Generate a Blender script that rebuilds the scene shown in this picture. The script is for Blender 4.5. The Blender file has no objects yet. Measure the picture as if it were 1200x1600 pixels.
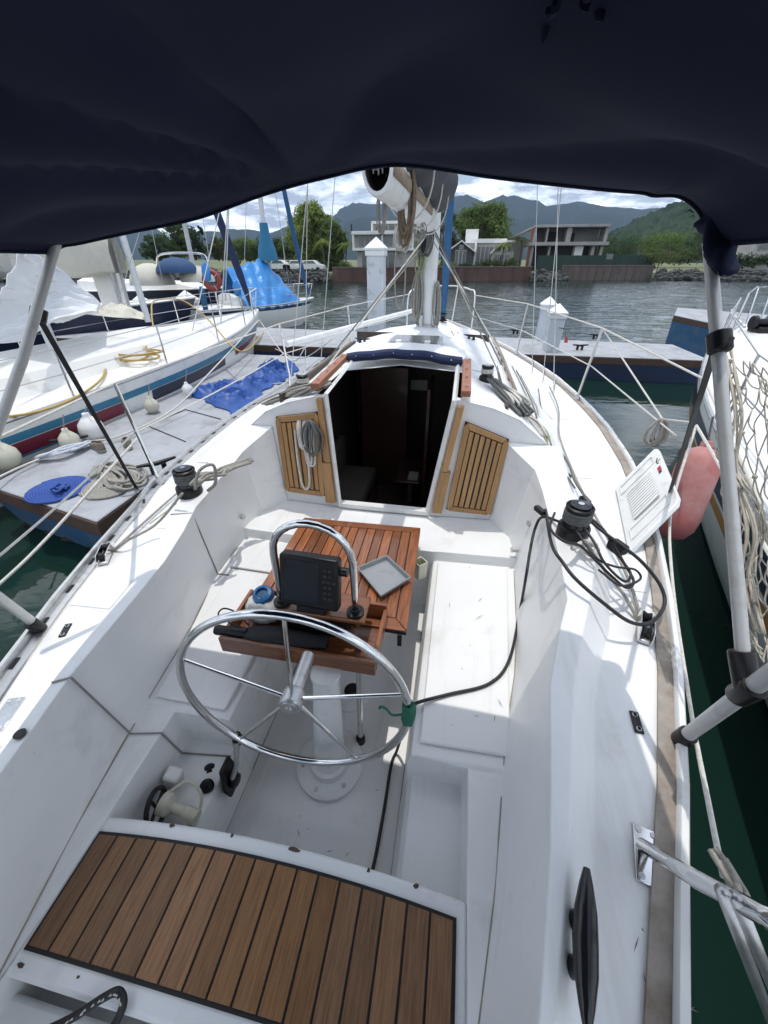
import bpy, bmesh, math, random
from mathutils import Vector, Matrix, noise
random.seed(7)
S = bpy.context.scene
COL = S.collection
R = math.radians

# ---------------------------------------------------------------- camera
cam_d = bpy.data.cameras.new('camera'); cam = bpy.data.objects.new('camera', cam_d); COL.objects.link(cam)
cam.location = (0.44, 0.0, 2.55)
cam.rotation_euler = (R(57.1), 0, R(10.3))
cam_d.sensor_fit = 'VERTICAL'; cam_d.sensor_height = 24.0; cam_d.sensor_width = 24.0
cam_d.lens = 24.0 * 610 / 1600
cam_d.clip_start = 0.02; cam_d.clip_end = 20000
S.camera = cam

# ---------------------------------------------------------------- sky, sun, exposure
SUN_DIR = Vector((-0.06, 0.19, 1.0)).normalized()
W = bpy.data.worlds.new('World'); S.world = W; W.use_nodes = True
nt = W.node_tree; nt.nodes.clear()
def wn(t, **k):
    n = nt.nodes.new(t)
    for a, b in k.items(): setattr(n, a, b)
    return n
out = wn('ShaderNodeOutputWorld'); bg = wn('ShaderNodeBackground'); bg.inputs['Strength'].default_value = 0.15
sky = wn('ShaderNodeTexSky', sky_type='NISHITA', sun_disc=False)
sky.sun_elevation = math.asin(SUN_DIR.z); sky.sun_rotation = math.atan2(SUN_DIR.x, SUN_DIR.y)
sky.air_density = 1.0; sky.dust_density = 1.2; sky.ozone_density = 1.5
tc = wn('ShaderNodeTexCoord')
sep = wn('ShaderNodeSeparateXYZ'); nt.links.new(tc.outputs['Generated'], sep.inputs[0])
# clouds: direction projected on a flat layer so they shrink towards the horizon
zz = wn('ShaderNodeMath', operation='MAXIMUM'); nt.links.new(sep.outputs['Z'], zz.inputs[0]); zz.inputs[1].default_value = 0.0
za = wn('ShaderNodeMath', operation='ADD'); nt.links.new(zz.outputs[0], za.inputs[0]); za.inputs[1].default_value = 0.16
dx = wn('ShaderNodeMath', operation='DIVIDE'); nt.links.new(sep.outputs['X'], dx.inputs[0]); nt.links.new(za.outputs[0], dx.inputs[1])
dy = wn('ShaderNodeMath', operation='DIVIDE'); nt.links.new(sep.outputs['Y'], dy.inputs[0]); nt.links.new(za.outputs[0], dy.inputs[1])
cmb = wn('ShaderNodeCombineXYZ'); nt.links.new(dx.outputs[0], cmb.inputs[0]); nt.links.new(dy.outputs[0], cmb.inputs[1])
n1 = wn('ShaderNodeTexNoise'); n1.inputs['Scale'].default_value = 1.25; n1.inputs['Detail'].default_value = 9; n1.inputs['Roughness'].default_value = 0.58; n1.inputs['Distortion'].default_value = 0.35
nt.links.new(cmb.outputs[0], n1.inputs['Vector'])
cr = wn('ShaderNodeValToRGB'); cr.color_ramp.elements[0].position = 0.40; cr.color_ramp.elements[1].position = 0.50
hzb = wn('ShaderNodeMapRange'); nt.links.new(sep.outputs['Z'], hzb.inputs[0]); hzb.inputs[1].default_value = 0.0; hzb.inputs[2].default_value = 0.4; hzb.inputs[3].default_value = 0.05; hzb.inputs[4].default_value = -0.02
adn = wn('ShaderNodeMath', operation='ADD'); nt.links.new(n1.outputs['Fac'], adn.inputs[0]); nt.links.new(hzb.outputs[0], adn.inputs[1])
nt.links.new(adn.outputs[0], cr.inputs[0])
n2 = wn('ShaderNodeTexNoise'); n2.inputs['Scale'].default_value = 2.6; n2.inputs['Detail'].default_value = 8; n2.inputs['Roughness'].default_value = 0.62
nt.links.new(cmb.outputs[0], n2.inputs['Vector'])
cr2 = wn('ShaderNodeValToRGB')
cr2.color_ramp.elements[0].position = 0.42; cr2.color_ramp.elements[0].color = (3.6, 4.1, 4.9, 1)
cr2.color_ramp.elements[1].position = 0.58; cr2.color_ramp.elements[1].color = (12.6, 13.4, 14.6, 1)
nt.links.new(n2.outputs['Fac'], cr2.inputs[0])
mx = wn('ShaderNodeMix', data_type='RGBA'); nt.links.new(cr.outputs[0], mx.inputs[0])
nt.links.new(sky.outputs[0], mx.inputs[6]); nt.links.new(cr2.outputs[0], mx.inputs[7])
nt.links.new(mx.outputs[2], bg.inputs['Color']); nt.links.new(bg.outputs[0], out.inputs[0])

sun_d = bpy.data.lights.new('sun', 'SUN'); sun_d.energy = 2.15; sun_d.angle = R(0.55); sun_d.color = (1.0, 0.96, 0.9)
sun = bpy.data.objects.new('sun', sun_d); COL.objects.link(sun)
sun.rotation_euler = SUN_DIR.to_track_quat('Z', 'Y').to_euler(); sun.location = (0, 0, 30)
S.view_settings.view_transform = 'Standard'; S.view_settings.look = 'None'
S.view_settings.exposure = 0.10; S.view_settings.gamma = 1.0; S.view_settings.use_curve_mapping = False
S.cycles.max_bounces = 8; S.cycles.volume_bounces = 0; S.cycles.caustics_reflective = False; S.cycles.caustics_refractive = False
S.cycles.use_denoising = True

# ---------------------------------------------------------------- materials
MATS = {}
def pm(name, col, rough=0.5, metal=0.0, var=0.10, vs=6.0, bump=0.0, bs=120.0, coat=0.0, dirt=None, ds=2.5, dlo=0.55, dhi=0.75,
       rand=0.0, trans=0.0, spec=0.5, stretch=None, sheen=0.0, detail=6, bdist=0.01, speck=None, streak=None):
    if name in MATS: return MATS[name]
    m = bpy.data.materials.new(name); m.use_nodes = True; t = m.node_tree; b = t.nodes['Principled BSDF']
    L = t.links.new
    tcn = t.nodes.new('ShaderNodeTexCoord'); vec = tcn.outputs['Object']
    if stretch:
        mp = t.nodes.new('ShaderNodeMapping'); mp.inputs['Scale'].default_value = stretch; L(vec, mp.inputs[0]); vec = mp.outputs[0]
    nz = t.nodes.new('ShaderNodeTexNoise'); nz.inputs['Scale'].default_value = vs; nz.inputs['Detail'].default_value = detail; nz.inputs['Roughness'].default_value = 0.6
    L(vec, nz.inputs['Vector'])
    hs = t.nodes.new('ShaderNodeHueSaturation'); hs.inputs['Color'].default_value = (*col, 1)
    mr = t.nodes.new('ShaderNodeMapRange'); L(nz.outputs['Fac'], mr.inputs[0])
    mr.inputs[1].default_value = 0.25; mr.inputs[2].default_value = 0.75
    mr.inputs[3].default_value = 1 - var; mr.inputs[4].default_value = 1 + var
    val = mr.outputs[0]
    if rand:
        oi = t.nodes.new('ShaderNodeObjectInfo'); m2 = t.nodes.new('ShaderNodeMapRange'); L(oi.outputs['Random'], m2.inputs[0])
        m2.inputs[3].default_value = 1 - rand; m2.inputs[4].default_value = 1 + rand
        mu = t.nodes.new('ShaderNodeMath'); mu.operation = 'MULTIPLY'; L(val, mu.inputs[0]); L(m2.outputs[0], mu.inputs[1]); val = mu.outputs[0]
    L(val, hs.inputs['Value'])
    colo = hs.outputs[0]
    if dirt:
        dn = t.nodes.new('ShaderNodeTexNoise'); dn.inputs['Scale'].default_value = ds; dn.inputs['Detail'].default_value = 10; dn.inputs['Roughness'].default_value = 0.68
        L(tcn.outputs['Object'], dn.inputs['Vector'])
        dr = t.nodes.new('ShaderNodeMapRange'); L(dn.outputs['Fac'], dr.inputs[0]); dr.inputs[1].default_value = dlo; dr.inputs[2].default_value = dhi
        mxn = t.nodes.new('ShaderNodeMix'); mxn.data_type = 'RGBA'; L(dr.outputs[0], mxn.inputs[0]); L(colo, mxn.inputs[6]); mxn.inputs[7].default_value = (*dirt, 1)
        colo = mxn.outputs[2]
    for prm, scv, lo, hi in ((speck, (55, 55, 55), .69, .74), (streak, (9, .7, 9), .56, .85)):
        if not prm: continue
        mpn = t.nodes.new('ShaderNodeMapping'); mpn.inputs['Scale'].default_value = scv; L(tcn.outputs['Object'], mpn.inputs[0])
        sn = t.nodes.new('ShaderNodeTexNoise'); sn.inputs['Scale'].default_value = 1; sn.inputs['Detail'].default_value = 6; sn.inputs['Roughness'].default_value = .65; L(mpn.outputs[0], sn.inputs['Vector'])
        sr = t.nodes.new('ShaderNodeMapRange'); L(sn.outputs['Fac'], sr.inputs[0]); sr.inputs[1].default_value = lo; sr.inputs[2].default_value = hi; sr.inputs[4].default_value = .75
        sm_ = t.nodes.new('ShaderNodeMix'); sm_.data_type = 'RGBA'; L(sr.outputs[0], sm_.inputs[0]); L(colo, sm_.inputs[6]); sm_.inputs[7].default_value = (*prm, 1); colo = sm_.outputs[2]
    L(colo, b.inputs['Base Color'])
    rr = t.nodes.new('ShaderNodeMapRange'); L(nz.outputs['Fac'], rr.inputs[0])
    rr.inputs[3].default_value = max(0.02, rough - 0.08); rr.inputs[4].default_value = min(1, rough + 0.08); L(rr.outputs[0], b.inputs['Roughness'])
    b.inputs['Metallic'].default_value = metal; b.inputs['Coat Weight'].default_value = coat; b.inputs['Coat Roughness'].default_value = 0.12
    b.inputs['Transmission Weight'].default_value = trans; b.inputs['Specular IOR Level'].default_value = spec
    b.inputs['Sheen Weight'].default_value = sheen
    if bump:
        bn = t.nodes.new('ShaderNodeTexNoise'); bn.inputs['Scale'].default_value = bs; bn.inputs['Detail'].default_value = 4; L(vec, bn.inputs['Vector'])
        bp = t.nodes.new('ShaderNodeBump'); bp.inputs['Strength'].default_value = bump; bp.inputs['Distance'].default_value = bdist
        L(bn.outputs['Fac'], bp.inputs['Height']); L(bp.outputs[0], b.inputs['Normal'])
    MATS[name] = m; return m

def wood(name, col, dark, axis=1, rough=0.55, coat=0.0, scale=14.0, rand=0.22):
    m = bpy.data.materials.new(name); m.use_nodes = True; t = m.node_tree; b = t.nodes['Principled BSDF']; L = t.links.new
    tcn = t.nodes.new('ShaderNodeTexCoord'); oi = t.nodes.new('ShaderNodeObjectInfo')
    mp = t.nodes.new('ShaderNodeMapping'); sc = [scale] * 3; sc[axis] = scale * 0.06; sc[axis] = scale * (0.06 if scale < 30 else 0.035); mp.inputs['Scale'].default_value = sc
    L(tcn.outputs['Object'], mp.inputs[0])
    off = t.nodes.new('ShaderNodeVectorMath'); off.operation = 'MULTIPLY_ADD'
    cb = t.nodes.new('ShaderNodeCombineXYZ'); L(oi.outputs['Random'], cb.inputs[0]); L(oi.outputs['Random'], cb.inputs[1]); L(oi.outputs['Random'], cb.inputs[2])
    L(cb.outputs[0], off.inputs[0]); off.inputs[1].default_value = (37, 37, 37); L(mp.outputs[0], off.inputs[2])
    nz = t.nodes.new('ShaderNodeTexNoise'); nz.inputs['Scale'].default_value = 6; nz.inputs['Detail'].default_value = 8; nz.inputs['Roughness'].default_value = 0.7; nz.inputs['Distortion'].default_value = 0.6
    L(off.outputs[0], nz.inputs['Vector'])
    ra = t.nodes.new('ShaderNodeValToRGB'); ra.color_ramp.elements[0].position = 0.33; ra.color_ramp.elements[0].color = (*dark, 1)
    ra.color_ramp.elements[1].position = 0.62; ra.color_ramp.elements[1].color = (*col, 1)
    L(nz.outputs['Fac'], ra.inputs[0])
    hs = t.nodes.new('ShaderNodeHueSaturation'); L(ra.outputs[0], hs.inputs['Color'])
    m2 = t.nodes.new('ShaderNodeMapRange'); L(oi.outputs['Random'], m2.inputs[0]); m2.inputs[3].default_value = 1 - rand; m2.inputs[4].default_value = 1 + rand; L(m2.outputs[0], hs.inputs['Value'])
    L(hs.outputs[0], b.inputs['Base Color']); b.inputs['Roughness'].default_value = rough; b.inputs['Coat Weight'].default_value = coat
    bp = t.nodes.new('ShaderNodeBump'); bp.inputs['Strength'].default_value = 0.25; bp.inputs['Distance'].default_value = 0.002; L(nz.outputs['Fac'], bp.inputs['Height']); L(bp.outputs[0], b.inputs['Normal'])
    MATS[name] = m; return m

GEL = pm('white_gelcoat', (0.80, 0.805, 0.80), 0.30, var=0.02, vs=3, bump=0.02, bs=300, dirt=(0.55, 0.53, 0.48), ds=2.2, dlo=0.60, dhi=0.92, speck=(.42, .40, .36), streak=(.60, .60, .58))
GELF = pm('worn_cockpit_gelcoat', (0.79, 0.795, 0.785), 0.36, var=0.03, vs=5, bump=0.05, bs=260, dirt=(0.52, 0.50, 0.44), ds=3.1, dlo=0.56, dhi=0.9, speck=(.36, .33, .28), streak=(.55, .535, .49))
PAD = pm('nonskid_pad', (0.775, 0.785, 0.785), 0.6, var=0.03, vs=5, bump=0.5, bs=380, dirt=(0.52, 0.51, 0.48), ds=2.2, dlo=0.55, dhi=0.9, bdist=0.004, speck=(.4, .38, .35))
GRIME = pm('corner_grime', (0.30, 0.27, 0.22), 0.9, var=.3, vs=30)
NONSKID = pm('nonskid_deck', (0.78, 0.79, 0.79), 0.55, var=0.02, vs=5, bump=0.25, bs=420, dirt=(0.6, 0.59, 0.55), ds=1.7, dlo=0.60, dhi=0.95, bdist=0.003, speck=(.45, .43, .4), streak=(.66, .66, .65))
TEAK = wood('weathered_teak', (0.34, 0.178, 0.084), (0.145, 0.070, 0.032), 1, 0.56, scale=40, rand=0.34)
TEAKD = wood('damp_teak', (0.26, 0.130, 0.052), (0.12, 0.056, 0.022), 1, 0.48, scale=40, rand=0.25)
TEAKP = wood('oiled_teak', (0.44, 0.25, 0.105), (0.31, 0.165, 0.06), 2, 0.45, rand=0.1)
TEAKT = wood('varnished_teak', (0.31, 0.108, 0.036), (0.12, 0.036, 0.013), 1, 0.28, coat=0.5, rand=0.38)
TEAKX = wood('varnished_teak_crosswise', (0.26, 0.095, 0.034), (0.10, 0.033, 0.013), 0, 0.28, coat=0.5)
GREYTEAK = wood('grey_weathered_wood', (0.33, 0.27, 0.22), (0.17, 0.13, 0.10), 1, 0.75, rand=0.1)
REDTEAK = wood('reddish_teak_rail', (0.38, 0.16, 0.085), (0.24, 0.09, 0.045), 1, 0.5, rand=0.1)
CAULK = pm('black_caulking', (0.012, 0.012, 0.012), 0.6)
STEEL = pm('polished_steel', (0.72, 0.72, 0.71), 0.12, 1.0, var=0.05, vs=30)
DULL = pm('dull_aluminium', (0.55, 0.55, 0.54), 0.38, 0.85, var=0.12, vs=25, dirt=(0.3, 0.28, 0.25), ds=8)
ALU = pm('grey_painted_aluminium', (0.50, 0.50, 0.49), 0.42, 0.25, var=0.08, vs=20, dirt=(0.35, 0.33, 0.3), ds=6)
WEATHER = pm('weathered_rail_strip', (0.33, 0.29, 0.25), 0.75, var=0.2, vs=18, bump=0.2, bs=90, dirt=(0.2, 0.16, 0.12), ds=7, dlo=0.45, dhi=0.7)
BLACK = pm('black_plastic', (0.007, 0.007, 0.008), 0.40, var=0.2, spec=0.35)
BLACKG = pm('black_gloss', (0.012, 0.012, 0.013), 0.2, var=0.1)
SCREEN = pm('dark_screen', (0.008, 0.012, 0.02), 0.18)
BLKROPE = pm('black_cable', (0.012, 0.012, 0.013), 0.5)
NAVY = pm('navy_canvas', (0.0135, 0.0175, 0.040), 0.9, var=0.18, vs=4, bump=0.12, bs=700, dirt=(0.018, 0.022, 0.044), ds=2, spec=0.15)
NAVYW = pm('navy_webbing', (0.012, 0.012, 0.014), 0.8)
CHARC = pm('charcoal_sail_cover', (0.05, 0.052, 0.062), 0.85, var=0.2, vs=8, bump=0.3, bs=30)
BLUECAN = pm('blue_canvas', (0.03, 0.11, 0.24), 0.8, var=0.15, vs=8, bump=0.2, bs=40)
NAVYCAN = pm('dark_blue_canvas', (0.014, 0.025, 0.075), 0.8, var=0.15, vs=8, bump=0.2, bs=40)
TARPB = pm('blue_tarpaulin', (0.045, 0.26, 0.62), 0.42, var=0.15, vs=3, bump=0.15, bs=12)
TARPD = pm('royal_blue_tarp', (0.008, 0.065, 0.28), 0.5, var=0.2, vs=6, bump=0.2, bs=20)
TARPW = pm('white_tarpaulin', (0.74, 0.75, 0.76), 0.3, var=0.06, vs=3, bump=0.1, bs=10)
CREAM = pm('cream_canvas', (0.55, 0.53, 0.45), 0.85, var=0.08, vs=5, bump=0.15, bs=25, dirt=(0.4, 0.37, 0.3))
ROPEW = pm('white_rope', (0.58, 0.56, 0.51), 0.85, var=0.2, vs=60, bump=0.5, bs=260, bdist=0.003)
ROPEG = pm('grey_rope', (0.30, 0.285, 0.25), 0.9, var=0.3, vs=60, bump=0.5, bs=260, bdist=0.003)
ROPED = pm('dark_grey_rope', (0.13, 0.135, 0.13), 0.9, var=0.35, vs=70, bump=0.5, bs=260, bdist=0.003)
ROPEY = pm('yellow_hose', (0.42, 0.28, 0.07), 0.5, var=0.15, vs=20)
ROPEB = pm('blue_rope', (0.028, 0.075, 0.30), 0.8, var=0.2, vs=60, bump=0.5, bs=200)
ROPEGR = pm('green_cord', (0.02, 0.13, 0.08), 0.8, var=0.2, vs=60)
ROPEO = pm('olive_cord', (0.28, 0.29, 0.17), 0.85, var=0.2, vs=60)
WIRE = pm('stainless_wire', (0.5, 0.5, 0.49), 0.35, 0.8)
PVC = pm('white_plastic', (0.72, 0.72, 0.70), 0.4, var=0.04, vs=8, dirt=(0.5, 0.48, 0.43), ds=9)
CREAMPL = pm('yellowed_plastic', (0.55, 0.53, 0.42), 0.45, var=0.06)
PINK = pm('faded_red_rubber', (0.40, 0.12, 0.11), 0.6, var=0.12, vs=5, dirt=(0.46, 0.28, 0.25), ds=4, dlo=0.4, dhi=0.7)
GREYP = pm('grey_tray_plastic', (0.27, 0.29, 0.30), 0.45, var=0.08, dirt=(0.2, 0.2, 0.19), ds=12)
CONC = pm('grey_pontoon_top', (0.34, 0.355, 0.375), 0.85, var=0.12, vs=3, bump=0.2, bs=60, dirt=(0.20, 0.20, 0.20), ds=2.4, dlo=0.5, dhi=0.75)
PBLUE = pm('pontoon_blue_paint', (0.035, 0.11, 0.22), 0.7, var=0.25, vs=4, bump=0.2, bs=20, dirt=(0.11, 0.12, 0.10), ds=4, dlo=0.52, dhi=0.7)
PNAVY = pm('pontoon_navy_paint', (0.015, 0.03, 0.075), 0.7, var=0.25, vs=4, dirt=(0.03, 0.03, 0.03), ds=3)
PBROWN = pm('wet_timber', (0.085, 0.05, 0.035), 0.8, var=0.3, vs=5, bump=0.3, bs=30, stretch=(1, 0.2, 1))
MUSSEL = pm('barnacle_crust', (0.035, 0.03, 0.018), 0.9, var=0.5, vs=20, bump=1.0, bs=40, bdist=0.03)
PILE = pm('white_pile_paint', (0.60, 0.63, 0.66), 0.6, var=0.05, vs=5, bump=0.1, bs=25, dirt=(0.3, 0.29, 0.27), ds=3.5, dlo=0.56, dhi=0.72)
PILEC = pm('white_pile_cap', (0.76, 0.76, 0.75), 0.5, var=0.03)
HWHITE = pm('boat_white_paint', (0.76, 0.755, 0.72), 0.35, var=0.03, vs=3, dirt=(0.5, 0.48, 0.42), ds=2)
HNAVY = pm('boat_navy_paint', (0.012, 0.018, 0.045), 0.3, var=0.1)
HTEAL = pm('teal_stripe_paint', (0.03, 0.17, 0.28), 0.4)
HRED = pm('maroon_stripe_paint', (0.16, 0.02, 0.04), 0.4)
OCHRE = pm('ochre_stripe_paint', (0.38, 0.19, 0.05), 0.5)
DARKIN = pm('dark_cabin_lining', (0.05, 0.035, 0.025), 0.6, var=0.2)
SMOKE = pm('smoked_acrylic', (0.17, 0.175, 0.18), 0.15, var=0.05)
RUST = pm('rust_chip', (0.09, 0.06, 0.045), 0.9, var=0.3, vs=40)

# ---------------------------------------------------------------- mesh helpers
def cat(pts, sub=6, closed=False):
    P = [Vector(p) for p in pts]; n = len(P); o = []
    if n < 3: return P
    rng = n if closed else n - 1
    for i in range(rng):
        p0 = P[(i - 1) % n] if closed or i > 0 else P[0] * 2 - P[1]
        p1 = P[i]; p2 = P[(i + 1) % n]
        p3 = P[(i + 2) % n] if closed or i + 2 < n else P[n - 1] * 2 - P[n - 2]
        for k in range(sub):
            t = k / sub
            o.append(0.5 * ((2 * p1) + (p2 - p0) * t + (2 * p0 - 5 * p1 + 4 * p2 - p3) * t * t + (3 * p1 - p0 - 3 * p2 + p3) * t ** 3))
    if not closed: o.append(P[-1])
    return o

class MB:
    def __init__(s): s.v = []; s.f = []
    def add(s, vs, fs):
        o = len(s.v); s.v += [Vector(v) for v in vs]; s.f += [tuple(i + o for i in f) for f in fs]; return s
    def box(s, c, sz, rot=None, taper=None):
        x, y, z = [q / 2 for q in sz]; t = taper or 1.0
        vs = [Vector((a * x * (t if k > 0 else 1), b * y * (t if k > 0 else 1), k * z)) for k in (-1, 1) for a, b in ((-1, -1), (1, -1), (1, 1), (-1, 1))]
        if rot is not None: vs = [rot @ v for v in vs]
        c = Vector(c)
        return s.add([v + c for v in vs], [(3, 2, 1, 0), (4, 5, 6, 7), (0, 1, 5, 4), (1, 2, 6, 5), (2, 3, 7, 6), (3, 0, 4, 7)])
    def tube(s, pts, r, n=8, closed=False, caps=True):
        P = [Vector(p) for p in pts]; m = len(P)
        rr = r if isinstance(r, (list, tuple)) else [r] * m
        vs = []; up = None
        for i in range(m):
            a = P[(i - 1) % m] if closed or i > 0 else P[i]; b = P[(i + 1) % m] if closed or i < m - 1 else P[i]
            d = (b - a); d = d.normalized() if d.length > 1e-9 else Vector((0, 0, 1))
            if up is None:
                up = Vector((0, 0, 1)) if abs(d.z) < 0.9 else Vector((1, 0, 0))
            u = d.cross(up); u = u.normalized() if u.length > 1e-6 else d.orthogonal().normalized()
            w = u.cross(d).normalized(); up = w
            for k in range(n):
                an = 2 * math.pi * k / n; vs.append(P[i] + (u * math.cos(an) + w * math.sin(an)) * rr[i])
        fs = []
        for i in range(m if closed else m - 1):
            j = (i + 1) % m
            for k in range(n):
                k2 = (k + 1) % n; fs.append((i * n + k, i * n + k2, j * n + k2, j * n + k))
        if caps and not closed:
            fs.append(tuple(range(n - 1, -1, -1))); fs.append(tuple((m - 1) * n + k for k in range(n)))
        return s.add(vs, fs)
    def lathe(s, prof, c=(0, 0, 0), axis=(0, 0, 1), n=24):
        q = Vector((0, 0, 1)).rotation_difference(Vector(axis).normalized()); c = Vector(c); vs = []; fs = []
        for r, h in prof:
            for k in range(n):
                a = 2 * math.pi * k / n; vs.append(c + q @ Vector((max(r, 1e-4) * math.cos(a), max(r, 1e-4) * math.sin(a), h)))
        for i in range(len(prof) - 1):
            for k in range(n):
                k2 = (k + 1) % n; fs.append((i * n + k, i * n + k2, (i + 1) * n + k2, (i + 1) * n + k))
        fs.append(tuple(range(n - 1, -1, -1))); fs.append(tuple((len(prof) - 1) * n + k for k in range(n)))
        return s.add(vs, fs)
    def prism(s, poly, off):
        n = len(poly); P = [Vector(p) for p in poly]; off = Vector(off)
        return s.add(P + [p + off for p in P], [tuple(range(n - 1, -1, -1)), tuple(range(n, 2 * n))] + [(i, (i + 1) % n, n + (i + 1) % n, n + i) for i in range(n)])
    def grid(s, rows, closed=False, skip=None):
        m = len(rows); n = len(rows[0]); vs = [v for r in rows for v in r]; fs = []
        for i in range(m - 1):
            for k in range(n if closed else n - 1):
                if skip and skip(i, k): continue
                k2 = (k + 1) % n; fs.append((i * n + k, i * n + k2, (i + 1) * n + k2, (i + 1) * n + k))
        return s.add(vs, fs)
    def ball(s, c, r, n=12, sq=(1, 1, 1)):
        pr = []
        vs = []; fs = []; m = n // 2
        for i in range(m + 1):
            th = math.pi * i / m
            for k in range(n):
                a = 2 * math.pi * k / n
                vs.append(Vector(c) + Vector((math.sin(th) * math.cos(a) * sq[0], math.sin(th) * math.sin(a) * sq[1], math.cos(th) * sq[2])) * r)
        for i in range(m):
            for k in range(n):
                k2 = (k + 1) % n; fs.append((i * n + k, (i + 1) * n + k, (i + 1) * n + k2, i * n + k2))
        return s.add(vs, fs)
    def build(s, name, mat, parent=None, bevel=0.0, seg=2, ang=35, flat=False, kind=None, label=None, cat=None, group=None, solid=0.0, recalc=True, merge=0.0):
        me = bpy.data.meshes.new(name); me.from_pydata([tuple(v) for v in s.v], [], s.f)
        bm = bmesh.new(); bm.from_mesh(me)
        if merge: bmesh.ops.remove_doubles(bm, verts=bm.verts, dist=merge)
        bmesh.ops.dissolve_degenerate(bm, dist=1e-6, edges=bm.edges)
        if recalc: bmesh.ops.recalc_face_normals(bm, faces=bm.faces)
        bm.to_mesh(me); bm.free()
        if not flat:
            me.shade_smooth(); me.set_sharp_from_angle(angle=R(ang))
        o = bpy.data.objects.new(name, me); COL.objects.link(o); me.materials.append(mat)
        if solid:
            md = o.modifiers.new('solid', 'SOLIDIFY'); md.thickness = solid; md.offset = 0
        if bevel:
            md = o.modifiers.new('bevel', 'BEVEL'); md.width = bevel; md.segments = seg; md.limit_method = 'ANGLE'; md.angle_limit = R(30); md.harden_normals = False
        if parent is not None: adopt(o, parent)
        tag(o, label, cat, group, kind)
        return o

WORLD = {}
def adopt(o, parent):
    o.parent = parent; o.matrix_parent_inverse = WORLD.get(parent.name, Matrix.Identity(4)).inverted()
    WORLD[o.name] = Matrix.Identity(4)
def tag(o, label=None, cat=None, group=None, kind=None):
    if label: o['label'] = label
    if cat: o['category'] = cat
    if group: o['group'] = group
    if kind: o['kind'] = kind
    return o
def thing(name, label, cat, loc=(0, 0, 0), group=None, rotz=0.0):
    o = bpy.data.objects.new(name, None); COL.objects.link(o); o.empty_display_size = 0.1
    o.location = loc; o.rotation_euler = (0, 0, rotz)
    WORLD[o.name] = Matrix.Translation(Vector(loc)) @ Matrix.Rotation(rotz, 4, 'Z')
    return tag(o, label, cat, group)
def local(o, parent):      # part whose mesh is in the thing's own coordinates
    o.parent = parent; o.matrix_parent_inverse = Matrix.Identity(4); return o
def copy_tree(o, parent=None):
    c = o.copy(); COL.objects.link(c)
    if parent is not None: c.parent = parent
    for ch in list(o.children): copy_tree(ch, c)
    return c
def lerp(a, b, t): return a + (b - a) * t
def interp(tab, y):
    if y <= tab[0][0]: return tab[0][1:]
    for p, q in zip(tab, tab[1:]):
        if y <= q[0]:
            t = (y - p[0]) / max(1e-9, q[0] - p[0]); return tuple(lerp(a, b, t) for a, b in zip(p[1:], q[1:]))
    return tab[-1][1:]
def rope(name, pts, r, mat, parent=None, sub=6, n=8, **k):
    return MB().tube(cat(pts, sub), r, n).build(name, mat, parent, ang=180, **k)

# ================================================================ the yacht we stand on
yacht = thing('sailing_yacht', 'white sailing yacht in the centre with steering wheel, teak helm seat and open companionway', 'sailing yacht', (0, 2.0, 0))
RAIL = [(-0.8, 0.55), (0.2, 0.955), (0.42, 1.045), (0.66, 1.145), (1.07, 1.295), (1.47, 1.417), (1.9, 1.53), (2.4, 1.64), (2.9, 1.71), (3.5, 1.74), (4.2, 1.70), (5.1, 1.58), (5.8, 1.43), (6.8, 1.15), (7.9, 0.78), (9.0, 0.34), (9.7, 0.03)]
def xr(y, s):
    v = interp(RAIL, y)[0]
    return v if s > 0 else -(v + 0.07 * min(1, max(0, (9.7 - y) / 3)) * (1 if y > 2 else 0.6))
def zr(x, y): return 1.2 + 0.045 * x + 0.03 * max(0, y - 3)
YS = [-0.8, -0.4, 0, 0.2, 0.42, 0.66, 0.88, 1.07, 1.25, 1.47, 1.7, 1.9, 2.1, 2.3, 2.5]
YF = [2.5, 2.9, 3.2, 3.6, 4.2, 4.7, 5.2, 5.8, 6.3, 6.8, 7.4, 7.9, 8.5, 9.0, 9.4, 9.7]

# hull
h = MB(); rows = []
for y in YS + YF[1:]:
    row = []
    for s in (-1, 1):
        x = xr(y, s); zt = zr(x, y) - 0.02; seq = []
        for t in (0, 0.25, 0.6, 1.0, 1.25):
            seq.append(Vector((x * (1 - 0.03 * t - 0.13 * t * t) + s * (0.05 if t == 0 else 0.03 * (1 - min(t, 1))), y - (0.9 * t if y > 8 else 0) * max(0, (y - 8) / 1.7), zt * (1 - t))))
        row += seq if s < 0 else seq[::-1]
    rows.append(row)
h.grid([[r[i] for i in range(len(r))] for r in rows])
h.build('hull', GEL, yacht, ang=60)

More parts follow.
